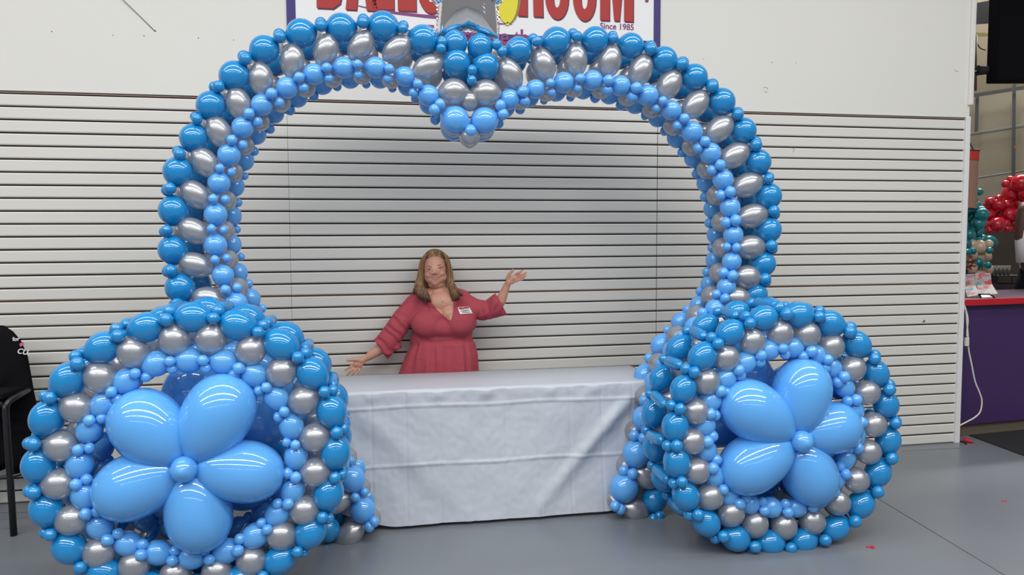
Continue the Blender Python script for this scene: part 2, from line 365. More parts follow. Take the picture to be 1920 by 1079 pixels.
def put(name, mesh, parent, p, axis, r, rz=None):
    q = V((0, 0, 1)).rotation_difference(axis.normalized()) if axis.length > 1e-6 else Quaternion()
    rz = r if rz is None else rz
    return link(name, mesh, parent, Matrix.Translation(p) @ q.to_matrix().to_4x4() @ Matrix.Diagonal((r, r, rz, 1)))

# ------------------------------------------------------------------ balloon arch
def arch_plane(px, py):
    q = C(0, 4.12, 0); e = (HR+HF*0.22).normalized(); n = V((0, 0, 1)).cross(e)
    return on_plane(px, py, q, n)
BACK = (HF+HR*(-130/1440.0)).normalized()
def back_of(p):
    t = min(1, max(0, (p.z-0.15)/1.1)); return p+BACK*(0.19+0.09*t)
arch = empty('balloon_arch', C(0, 4.2, 0), 'tall heart-topped balloon arch in deep blue, sky blue and pearl silver', 'balloon arch')
DL = [(613, 993, 24), (567, 915, 26), (520, 840, 26), (475, 770, 27), (430, 710, 27), (385, 655, 27), (350, 600, 27), (337.6, 540, 27), (323.8, 469, 26.5), (325, 395, 27), (334, 322, 27.5), (363.4, 258.5, 26), (395.6, 198, 27), (439.4, 142.5, 28), (495.5, 93.6, 27), (564.8, 63, 27.5), (639.5, 52.6, 27.5), (718.3, 50.4, 29), (794, 75, 28)]
LL = [(680, 957, 24), (660, 899, 25), (628, 840, 24), (590, 785, 22), (552, 730, 21), (512, 675, 21), (473, 622, 21), (442.7, 569, 21), (417.7, 517, 20), (404, 460, 21), (404.3, 402.4, 21), (410.6, 343, 20.5), (429.4, 290.6, 21), (454.8, 238.9, 20), (490.7, 196.7, 20), (538, 164.5, 20), (588.5, 139, 20), (644, 126.7, 20), (704, 126.7, 20), (759, 143.4, 18.5), (803.4, 179, 20)]
SL = [(656, 1003, 25)]+[None]*6+[(391.8, 561), (366.8, 497), (363.4, 433), (366.4, 364.8), (384.3, 304.4), (410, 247), (446.9, 193.8), (489, 147), (548, 113.5), (611, 93), (677, 85), (745, 91.4), (803.4, 125.4)]
DR = [(972.3, 94, 25), (1042.8, 77.8, 27), (1115.9, 75.6, 25.5), (1182.7, 86, 24), (1245, 112.5, 25), (1301.8, 145, 25), (1352.9, 190.7, 25.5), (1393.9, 245, 24), (1421.6, 304, 24), (1441, 367.8, 24.5), (1441, 431.6, 24), (1431.5, 495.4, 23), (1417, 552.6, 22), (1396, 605, 22), (1366, 655, 23), (1330, 705, 23), (1298, 760, 23), (1272, 820, 23), (1251, 880, 24), (1227, 937, 24)]
LR = [(954.9, 186.6, 19.5), (1004, 167, 18), (1057, 154.4, 19.5), (1111, 150.6, 19), (1163, 160.7, 19), (1214.5, 179, 20), (1259, 207, 18.5), (1297.7, 247.4, 20), (1331.6, 287.2, 20), (1355.6, 336.9, 19.5), (1369, 389, 19), (1375, 440.8, 18.5), (1372, 490.8, 18), (1362, 538.8, 18), (1341, 580, 19), (1304, 614, 20), (1264, 660, 22), (1231, 719, 23), (1209, 785, 24), (1193, 851, 26), (1170, 915, 27)]
SR = [(956, 137.5), (1019, 121), (1079, 112.5), (1143, 114), (1201, 132), (1254.6, 159), (1304, 196), (1349, 242), (1377.7, 291.6), (1401.5, 347), (1410.7, 405), (1407, 463.7), (1401.5, 520), (1383, 561)]+[None]*5+[(1211, 894)]+[(1190, 957, 25)]
def jit(s): return V((random.uniform(-s, s), random.uniform(-s, s), random.uniform(-s, s)))
def arch_side(D, L, S, flip):
    """D, L ordered along the arch; silver node j lies between L[j-1], L[j] and between D[j-1], D[j] (shifted per side)."""
    d = [(arch_plane(x, y), r) for x, y, r in D]; l = [(arch_plane(x, y), r) for x, y, r in L]
    def chain(pts, key, name, sq=1.0, mini='mini_dark', outer=True):
        n = len(pts)
        for i, (p, r) in enumerate(pts):
            t = (pts[min(i+1, n-1)][0]-pts[max(i-1, 0)][0])
            rr_ = r*mpp(p)
            put(name, PR[key], arch, p, t, rr_*sq, rr_*1.03)
            pb = back_of(p)
            put(name, PR[key], arch, pb, t, rr_*0.98, rr_*1.03)
    chain(d, 'dark', 'blue_balloon'); chain(l, 'light', 'light_blue_balloon')
    cen = lambda A, i: (A[i][0]+A[i+1][0])/2
    # small balloons at every joint of the blue rows, front and back
    for A, B, key, rm, name in ((d, l, 'mini_dark', 14.0, 'small_blue_balloon'), (l, d, 'mini_light', 11.0, 'small_light_blue_balloon')):
        for i in range(len(A)-1):
            c = cen(A, i); m = mpp(c); t = (A[i+1][0]-A[i][0]).normalized()
            j = min(range(len(B)), key=lambda k: (B[k][0]-c).length); out = (c-B[j][0]); out = (out-t*out.dot(t)).normalized()
            w = random.uniform(0.8, 1.05); f = -BACK
            r = rm*m*w*(0.85 if key == 'mini_dark' else 0.95)
            if key == 'mini_dark':
                put(name, PR[key], arch, c+f*0.045+out*0.012+t*random.uniform(-.01, .01), t, r)
                put(name, PR[key], arch, c+out*0.042-f*0.008+t*random.uniform(-.012, .012), t, r*.95)
                cb = back_of(c); put(name, PR[key], arch, cb+out*0.035+jit(.006), t, r*.95)
                put(name, PR[key], arch, cb-f*0.035, t, r*.9)
            else:
                put(name, PR[key], arch, c+f*0.045-out*0.006+t*random.uniform(-.006, .006), t, r)
                put(name, PR[key], arch, c+out*0.040+f*0.012+t*random.uniform(-.01, .01), t, r*.95)
                cb = back_of(c); put(name, PR[key], arch, cb+out*0.032+jit(.006), t, r*.9)
                put(name, PR[key], arch, cb-f*0.035, t, r*.9)
    # silver connectors: front face, inner face, back face
    for j, s in enumerate(S):
        jd, jl = flip(j)
        def node(A, k):
            k0 = k
            if 0 <= k0 and k0+1 < len(A): return (A[k0][0]+A[k0+1][0])/2
            if k0 < 0: return A[0][0]*1.5-A[1][0]*0.5
            return A[-1][0]*1.5-A[-2][0]*0.5
        M_, N_ = node(d, jd), node(l, jl)
        if s is None: p = (M_+N_)/2; r = 24
        else: p = arch_plane(s[0], s[1]); r = 24
        ax = (M_-N_); L_ = ax.length; rr_ = r*mpp(p)*0.98
        put('silver_balloon', PR['silver'], arch, p, ax, rr_*0.97, max(rr_, min(rr_*1.22, L_*0.40)))
        put('silver_balloon', PR['silver'], arch, back_of(p), ax, rr_*0.97, rr_*1.05)
        q = (N_+back_of(N_))/2 + (N_-M_).normalized()*0.004
        put('silver_balloon', PR['silver'], arch, q, BACK, rr_*0.86, rr_*1.0)
        q = (M_+back_of(M_))/2
        if j % 1 == 0: put('silver_balloon', PR['silver'], arch, q, BACK, rr_*0.80, rr_*0.95)
arch_side(DL, LL, SL, lambda j: (j-1, j-1))
arch_side(DR, LR, SR, lambda j: (j-1, j))
# the dip in the middle
def apart(kind, x, y, r, ax=None, name=None, back=True, rz=None):
    p = arch_plane(x, y); m = mpp(p); nm = name or {'dark': 'blue_balloon', 'light': 'light_blue_balloon', 'silver': 'silver_balloon', 'silverround': 'silver_balloon', 'mini_dark': 'small_blue_balloon', 'mini_light': 'small_light_blue_balloon'}[kind]
    a = ax or V((0, 0, 1)); f = -BACK*(0.05 if kind.startswith('mini') else 0.01)
    put(nm, PR[kind], arch, p+f, a, r*m, (rz or r)*m)
    if back: put(nm, PR[kind], arch, back_of(p), a, r*m, (rz or r)*m)
HRv = HR
apart('dark', 853, 82, 23.5); apart('dark', 900, 89, 24)
apart('dark', 855.4, 119, 26.5); apart('dark', 910.5, 124.5, 25.5)
apart('silver', 850.7, 173, 25.5, HRv); apart('silver', 910, 175, 25.5, HRv)
apart('light', 852.9, 226, 27, (HRv+V((0, 0, -.5)))); apart('light', 908, 227.5, 26, (HRv+V((0, 0, .5))))
apart('mini_light', 881.6, 248, 11.5); apart('silverround', 880, 257, 20, back=False)
apart('mini_dark', 884.5, 136, 10); apart('mini_dark', 884, 154, 9.5)
for x, y in ((829, 84), (827, 95), (930, 88), (940, 101)): apart('mini_dark', x, y, 10)
for x, y in ((825, 199), (815, 209), (937, 201), (942, 217)): apart('mini_light', x, y, 10.5)
apart('silverround', 880, 190, 18, back=False)
for (x, y) in ((853, 226), (908, 228)):
    p = arch_plane(x, y); put('silver_balloon', PR['silver'], arch, (p+back_of(p))/2, BACK, .07, .08)
# last small balloons that stand on the floor
for x, y, k in ((1160, 950, 'mini_light'), (1150, 944, 'mini_light'), (1221, 968, 'mini_dark'), (1232, 962, 'mini_dark'), (694, 982, 'mini_light'), (703, 973, 'mini_light'), (615, 1027, 'mini_dark'), (630, 1028, 'mini_dark')):
    apart(k, x, y, 10, back=True)

# ------------------------------------------------------------------ star foil balloon
def star_balloon():
    F0 = 4.12
    c = arch_plane(877, -8) + BACK*0.02
    m = mpp(c); R = 102*m; r = 0.57*R; root = empty('star_balloon', c, 'shiny silver foil star balloon standing on the centre dip of the arch', 'balloon')
    # height field: inflated star, meshed in polar sectors
    bm = bmesh.new(); NA, NR = 160, 22; TH = 0.095
    def edge(a):
        k = (a/(2*PI)*5) % 1.0; u = abs(k-0.5)*2      # 0 at notch, 1 at tip
        A = V((R, 0)); ang = PI/5; B = V((r*math.cos(ang), r*math.sin(ang)))
        th = (1-u)*PI/5; d = V((math.cos(th), math.sin(th)))
        # straight edge between tip and notch, tip slightly rounded
        den = d.x*(B.y-A.y)-d.y*(B.x-A.x); t = (A.x*(B.y-A.y)-A.y*(B.x-A.x))/den
        return t*(1-0.05*u**6)
    e1 = HR; e2 = V((0, 0, 1)); n = HF
    for side in (-1, 1):
        prev = None
        cv = bm.verts.new(c+n*side*TH)
        for i in range(1, NR+1):
            s = i/NR; ring = []
            for k in range(NA):
                a = 2*PI*k/NA; L = edge(a)
                uu = abs(((a/(2*PI)*5) % 1.0)-0.5)*2
                # thickness falls with the distance to the nearest seam
                h = TH*math.sqrt(max(0, 1-s**2.2))*(1-0.25*s*(uu))
                h += 0.0012*math.sin(k*2*PI/NA*55)*s**3*(1-s)*4
                d = (e1*math.sin(a)+e2*math.cos(a))
                ring.append(bm.verts.new(c+d*L*s+n*side*h))
            for k in range(NA):
                k2 = (k+1) % NA
                if prev is None: bm.faces.new((cv, ring[k], ring[k2]))
                else: bm.faces.new((prev[k], ring[k], ring[k2], prev[k2]))
            prev = ring
    bmesh.ops.remove_doubles(bm, verts=bm.verts, dist=1e-5)
    bmesh.ops.recalc_face_normals(bm, faces=bm.faces)
    bm_obj('foil_skin', bm, M['chrome'], root, smooth=True)
    # crimped flat seam round the outline
    bm = bmesh.new(); a_, b_ = [], []
    for k in range(NA):
        a = 2*PI*k/NA; L = edge(a); d = (e1*math.sin(a)+e2*math.cos(a)); a_.append(bm.verts.new(c+d*(L-0.003))); b_.append(bm.verts.new(c+d*(L+0.008)+n*0.002*math.sin(k*3)))
    for k in range(NA): bm.faces.new((a_[k], b_[k], b_[(k+1) % NA], a_[(k+1) % NA]))
    bmesh.ops.solidify(bm, geom=bm.faces[:], thickness=0.001)
    bm_obj('foil_seam', bm, M['chrome'], root)
star_balloon()

# ------------------------------------------------------------------ balloon wheels
WN = (HF+HR*(-280/1440.0)).normalized()       # axis of both wheels, pointing away from the camera
def wheel(label, hub, F, dark, silv, light, petals, depth, rd, rs, rl, tube_pts):
    c0 = at(hub[0], hub[1], F)
    root = empty('balloon_flower_ring', V((c0.x, c0.y, 0)), label, 'balloon wheel', 'balloon wheels in front of the arch')
    def pl(x, y): return on_plane(x, y, c0, WN)
    d = [pl(x, y) for x, y in dark]; s = [pl(x, y) for x, y in silv]; l = [pl(x, y) for x, y in light]
    cen = sum(d, V())/len(d); B = WN*depth; n = len(d); N = len(s)
    m = mpp(cen)
    for arr, key, nm, r in ((d, 'dark', 'blue_balloon', rd), (l, 'light', 'light_blue_balloon', rl)):
        k_ = len(arr)
        for i, p in enumerate(arr):
            t = arr[(i+1) % k_]-arr[i-1]; half = t.length/4
            rr_ = r*m*random.uniform(.96, 1.04)
            put(nm, PR[key], root, p, t, rr_*0.96, min(rr_*1.12, max(rr_, half*0.97)))
            put(nm, PR[key], root, p+B, t, rr_*0.96, min(rr_*1.12, max(rr_, half*0.97)))
    for i, p in enumerate(s):
        rad = p-cen; rad = rad-WN*rad.dot(WN); rr_ = rs*m
        put('silver_balloon', PR['silverround'], root, p-WN*0.006, rad, rr_*0.98, rr_*1.02)
        put('silver_balloon', PR['silverround'], root, p+B, rad, rr_*0.98, rr_*1.02)
    # joints of the rims: two small balloons in front, two behind, a long tube balloon across the rim
    for arr, key, nm, rm in ((d, 'mini_dark', 'small_blue_balloon', 11.5), (l, 'mini_light', 'small_light_blue_balloon', 10.5)):
        k_ = len(arr)
        for i in range(k_):
            q = (arr[i]+arr[(i+1) % k_])/2; t = (arr[(i+1) % k_]-arr[i]).normalized(); out = (q-cen).normalized(); rm_ = rm*m*random.uniform(.92, 1.08)
            if key == 'mini_dark':
                put(nm, PR[key], root, q+out*0.016-WN*0.046+t*random.uniform(-.008, .008), t, rm_)
                put(nm, PR[key], root, q+out*0.046-WN*0.008+t*random.uniform(-.012, .012), t, rm_*.95)
                put(nm, PR[key], root, q+B+out*0.042+WN*0.01, t, rm_*.9)
                put('tube_balloon', PR['tube'], root, q+B*0.5+out*0.048, B+t*depth*random.uniform(-.15, .15), rm_*1.0, rm_*1.45)
            else:
                sg = random.uniform(-.014, .014)
                put(nm, PR[key], root, q-WN*0.044+out*0.010+t*sg, t, rm_)
                put(nm, PR[key], root, q-WN*0.026-out*0.026-t*sg, t, rm_*.95)
                put(nm, PR[key], root, q+B-out*0.02, t, rm_*.9)
                put('tube_balloon', PR['tube'], root, q+B*0.5, B, rm_*0.8, rm_*1.30)
    # flower of five petals round a small centre, front and back
    hubp = c0-WN*0.02
    for (fx, fy, w) in petals:
        far = pl(fx, fy); ax = far-hubp; L = ax.length; r = w*0.5*m
        z = L/2.48
        ctr = hubp+ax.normalized()*(1.46*z)
        put('petal_balloon', PR['petal'], root, ctr-WN*0.01, ax, r, z)
    rot = Matrix.Rotation(math.radians(36), 3, WN)
    for (fx, fy, w) in petals:
        far = pl(fx, fy); ax = rot @ (far-hubp); L = ax.length*0.98; r = w*0.5*m; z = L/2.48
        put('petal_balloon', PR['petal'], root, c0+B*1.0+ax.normalized()*(1.46*z), ax, r, z)
    put('centre_balloon', PR['light'], root, hubp-WN*0.085, WN, (24 if F < 3.5 else 20.5)*m)
    put('centre_balloon', PR['light'], root, c0+B+WN*0.08, WN, (24 if F < 3.5 else 20.5)*m)
    return root
dL = [(363, 595), (446, 610), (527, 647), (586, 701), (622, 772), (629, 848), (616, 926), (582, 998.5), (525, 1050), (452, 1088), (367, 1106), (280, 1100), (196, 1074), (130, 1027), (87, 956), (72, 872.5), (88, 784.5), (128, 712), (193, 652), (275, 614)]
sL = [(396, 635), (470.7, 657), (528, 697), (570, 750), (591, 820), (591.5, 885), (571, 956), (528, 1003), (471.6, 1051), (407, 1072), (329, 1077), (253, 1060), (187, 1035), (136, 974), (111, 907), (115, 836), (145, 764), (189, 707), (250, 660.5), (328, 637)]
lL = [(354, 676), (419, 679), (476, 703), (518, 746.4), (546, 799), (555, 856.6), (548.7, 920), (520.5, 964), (479, 1004.7), (424, 1034), (360, 1044), (297, 1036.5), (240, 1020), (188, 988), (159, 929), (149, 871), (168, 805), (194, 759), (238, 714.5), (293, 682.6)]
pL = [(222, 745, 128), (452, 705, 131), (535, 893, 117), (388, 1032, 122), (178, 942, 122)]
wheel('larger looking balloon wheel on the left side, in front of the black-draped bar stool', (355, 867), 3.25, dL, sL, lL, pL, 0.28, 30.5, 29, 24.5, None)
dR = [(1431, 597), (1497, 591), (1556, 607), (1606, 646), (1642, 700), (1661, 759), (1665, 826), (1646, 887), (1614, 946), (1566, 990), (1506, 1014), (1444, 1018), (1379, 1010), (1324, 980), (1286, 930), (1269, 867), (1266, 800), (1281, 730), (1317, 669), (1369, 624)]
sR = [(1461, 625), (1512, 627), (1557, 650), (1597, 691), (1624, 736), (1636, 796), (1626, 847), (1604, 900), (1569, 942), (1522, 977), (1469, 986), (1415, 982), (1370, 962), (1331, 931), (1306, 882), (1297, 827), (1304, 771), (1324, 715), (1361, 671), (1409, 640)]
lR = [(1440, 657), (1486, 652), (1529, 666), (1559, 690), (1583, 726), (1601, 769), (1604, 817), (1584, 860), (1565, 900), (1535, 935), (1492, 952), (1444, 952), (1404, 945), (1366, 931), (1339, 892), (1324, 844), (1322, 797), (1334, 752), (1361, 710), (1397, 680)]
pR = [(1354, 733, 110), (1512, 670, 108), (1607, 790, 98), (1537, 940, 104), (1352, 905, 108)]
wheel('smaller looking balloon wheel on the right side, standing on open grey floor', (1482, 818), 3.82, dR, sR, lR, pR, 0.28, 25.5, 25, 20, None)

# ------------------------------------------------------------------ table and cloth
TZ = 0.742
fl_, fr_ = on_floor(615, 739, TZ), on_floor(1235, 714, TZ); bl_, br_ = on_floor(600, 708, TZ), on_floor(1250, 683.5, TZ)
ex = (fr_-fl_).normalized(); ey = V((-ex.y, ex.x, 0)); TL = (fr_-fl_).length; TD = 0.5*((bl_-fl_).dot(ey)+(br_-fr_).dot(ey))
TF = Matrix(((ex.x, ey.x, 0, fl_.x), (ex.y, ey.y, 0, fl_.y), (0, 0, 1, 0), (0, 0, 0, 1)))
print('table', TL, TD)
tb = empty('folding_table', TF @ V((TL/2, TD/2, 0)), 'long folding table hidden under the white plastic cloth', 'table')
box('tabletop', (0.006, 0.012, TZ-0.04), (TL-0.006, TD-0.012, TZ-0.004), M['greyplastic'], tb, frame=TF)
for x in (0.12, TL-0.12):
    for y in (0.10, TD-0.10): tube('leg', [TF @ V((x, y, 0)), TF @ V((x, y, TZ-0.04))], 0.014, M['steel'], tb)
def tri(x): return abs((x % 1.0)-0.5)*2
def cloth():
    bm = bmesh.new(); NX = 260; rows = []
    def wr(u, s):      # wrinkle displacement of the front drop, u metres along, s metres down
        n = 0.010*noise.noise(V((u*4, s*3, 0.3)))+0.004*noise.noise(V((u*13, s*9, 1.3)))+0.002*noise.noise(V((u*34, s*26, 4)))
        # pressed fold creases: a grid of sharp lines left by the packing
        cv = -0.004*max(0, 1-abs(((u+0.05) % 0.186)-0.093)/0.009)
        chh = 0.0
        for s0 in (0.088, 0.405): chh += 0.007*max(0, 1-abs(s-s0-0.004*math.sin(u*9))/0.010)
        sc = 0.012*math.exp(-((s-0.03)/0.03)**2)*(noise.noise(V((u*11, 0, 7)))+0.3)
        # tension swags from both corners, pulled towards the middle of the hem
        a = s-(TL-0.10-u)*1.05; b = s-(u-0.08)*1.05
        env = max(0, min(1, s*5))*max(0.25, 1-s/0.9)
        sw_ = 0.036*math.exp(-(a/0.055)**2)*env*(u > TL-0.75)-0.016*math.exp(-((a-0.14)/0.08)**2)*env*(u > TL-0.75)
        sw2 = 0.014*math.exp(-(b/0.09)**2)*env-0.010*math.exp(-((b-0.16)/0.09)**2)*env
        return n+cv+chh+sc+sw_+sw2
    def top(u, v): return 0.0015+0.0035*max(0, noise.noise(V((u*3, v*5, 9))))+0.003*max(0, 1-abs(v-TD*0.62)/0.006)*(1+noise.noise(V((u*5, 1, 1))))
    grid = []
    us = [TL*i/NX for i in range(NX+1)]
    sec = [('back', s) for s in np.linspace(0.62, 0.02, 10)]+[('top', v) for v in np.linspace(TD, 0, 26)]+[('front', s) for s in np.linspace(0.008, 0.722, 90)]
    for kind, t in sec:
        row = []
        for u in us:
            if kind == 'top':
                p = V((u, t+(0.004*noise.noise(V((u*9, 5, 5))) if t < 0.01 else 0), TZ+top(u, t)))
            elif kind == 'front':
                # flare to the hem; the ends pull in, the middle hangs lower
                e = max(0, 1-min(u, TL-u)/0.35); hem = 0.722-0.10*e**1.6
                s = t*(hem/0.722); fl = 0.10*(s/0.72)**1.4*(1-0.5*e)
                p = V((u, -0.008-fl-wr(u, s), TZ-s))
            else: p = V((u, TD+0.005+0.01*noise.noise(V((u*5, t*4, 2)))*t*3, TZ-t))
            row.append(bm.verts.new(TF @ p))
        grid.append(row)
    for a, b in zip(grid[:-1], grid[1:]):
        for i in range(NX): bm.faces.new((a[i], a[i+1], b[i+1], b[i]))
    # side drops
    for sx, idx in ((-1, 0), (1, NX)):
        u0 = 0 if sx < 0 else TL
        prev = None
        for s in np.linspace(0, 0.60, 20):
            row = [bm.verts.new(TF @ V((u0+sx*(0.012+0.10*s+0.03*s*math.sin(v*30)), v, TZ+0.002-s))) for v in np.linspace(0, TD, 20)]
            if prev:
                for i in range(19): bm.faces.new((prev[i], prev[i+1], row[i+1], row[i]))
            prev = row
    bmesh.ops.recalc_face_normals(bm, faces=bm.faces)
    o = bm_obj('tablecloth', bm, M['cloth'], smooth=True)
    return tag(o, 'creased white plastic tablecloth draped to the floor behind the arch', 'tablecloth')
cloth()

# ------------------------------------------------------------------ bar stool with draped shirt (far left)
def stool():
    fx = on_floor(26, 1005); F1 = (fx-V((CAM.x, CAM.y, 0))).dot(HF); X1 = (fx-V((CAM.x, CAM.y, 0))).dot(HR)
    root = empty('bar_stool', fx, 'black metal bar stool at the left edge beside the balloon wheel', 'stool')
    P = lambda x, f, z: C(X1+x, F1+f, z)
    w, dd = 0.42, 0.40; sz = 0.735
    legs = [((0.03, 0.0), (-0.03, 0.05)), ((-w-0.03, 0.0), (-w+0.03, 0.05)), ((0.03, dd), (-0.03, dd-0.05)), ((-w-0.03, dd), (-w+0.03, dd-0.05))]
    legs[0] = ((0.0, 0.0), (-0.03, 0.03))
    for (a, b) in legs:
        tube('leg', [P(a[0], a[1], 0.0), P(b[0], b[1], sz-0.06), P(b[0]+(0.0), b[1]+.0, sz-0.03)], 0.017, M['steel'], root, 14)
    # rounded seat frame that bends into the legs
    tube('seat_frame', smooth_path([P(-0.03, 0.03, sz-0.07), P(-0.022, 0.04, sz-0.02), P(-0.012, 0.13, sz+0.005), P(-0.10, dd-0.08, sz), P(-w, dd-0.03, sz), P(-w, 0.05, sz-0.015), P(-0.2, 0.03, sz-0.03), P(-0.05, 0.03, sz-0.03)], 6), 0.016, M['steel'], root, 12)
    box('seat', (-w, 0.05, 0), (-0.06, dd-0.10, 0.035), M['black'], root, bevel=0.01, frame=Matrix.Translation(P(0, 0, sz-0.01)-P(0, 0, 0)+C(X1, F1, 0)) @ Matrix(((HR.x, HF.x, 0, 0), (HR.y, HF.y, 0, 0), (0, 0, 1, 0), (0, 0, 0, 1))))
    for z, f in ((0.315, 0.0), (0.30, dd)):
        tube('footrest', smooth_path([P(-w, f+0.02, z), P(-w/2, f-0.03 if f == 0 else f+.02, z), P(0.0, f+0.02, z+0.005), P(0.075, f+0.10, z+0.03)] if f == 0 else [P(-w, f, z), P(0, f, z)], 6), 0.010, M['steel'], root, 10)
    for x in (-w, -0.16): tube('back_post', [P(x-0.02, dd-0.10, sz), P(x-0.03, dd-0.12, 1.0)], 0.014, M['steel'], root)
    # draped black t-shirt over the backrest
    F2 = F1+0.27
    q = lambda px, py, o=0.0: at(px, py, F2+o)
    outline = [(-110, 640), (-60, 616), (-20, 609), (8, 611), (25, 622), (40, 640), (52, 668), (58, 700), (64, 735), (72, 772), (79, 800), (78, 825), (66, 850), (52, 872), (44, 886), (28, 890), (10, 880), (-10, 888), (-40, 880), (-110, 882)]
    bm = bmesh.new(); n = len(outline); cx, cy = -20, 745
    rings = []
    for side in (0, 1):
        cv = None; prev = None; off = 0.035 if side else -0.03
        cvert = bm.verts.new(q(cx, cy, off))
        for k in range(1, 9):
            s = k/8; ring = []
            for i in range(n*4):
                a = outline[(i//4) % n]; b = outline[(i//4+1) % n]; t = (i % 4)/4
                x, y = a[0]*(1-t)+b[0]*t, a[1]*(1-t)+b[1]*t
                o_ = off*math.sqrt(max(0.0, 1-s**4)) + 0.012*noise.noise(V((x*s*.03, y*.01, side)))*(1-s)*2
                ring.append(bm.verts.new(q(cx+(x-cx)*s, cy+(y-cy)*s, o_)))
            for i in range(n*4):
                j = (i+1) % (n*4)
                if prev is None: bm.faces.new((cvert, ring[i], ring[j]))
                else: bm.faces.new((prev[i], ring[i], ring[j], prev[j]))
            prev = ring
    bmesh.ops.remove_doubles(bm, verts=bm.verts, dist=1e-4); bmesh.ops.recalc_face_normals(bm, faces=bm.faces)
    sh = bm_obj('shirt', bm, M['black'], smooth=True); tag(sh, 'black printed t-shirt draped over the bar stool back at the left edge', 'shirt')
    def shirt_text(s, px, py, hpx, m, rotd, shear=0.0):
        p = q(px, py, -0.036); R = Matrix((( HR.x, 0, -HF.x, 0), (HR.y, 0, -HF.y, 0), (0, 1, 0, 0), (0, 0, 0, 1)))
        o = text('lettering', s, m, Matrix.Translation(p) @ R @ Matrix.Rotation(math.radians(rotd), 4, 'Z'), hpx*mpp(p)/0.7, sh, off=0.0006); o.data.shear = shear
    shirt_text('for', 24, 640, 7.5, M['white'], 3)
    shirt_text('CU.', 31, 662.5, 10, M['white'], -10, 0.3)
    bm = bmesh.new(); vs = [bm.verts.new(q(x, y, -0.038)) for x, y in ((36, 645), (44, 641), (46, 647), (38, 651))]; bm.faces.new(vs)
    bmesh.ops.solidify(bm, geom=bm.faces[:], thickness=0.001); bm_obj('ribbon_print', bm, M['pink'], sh)
stool()

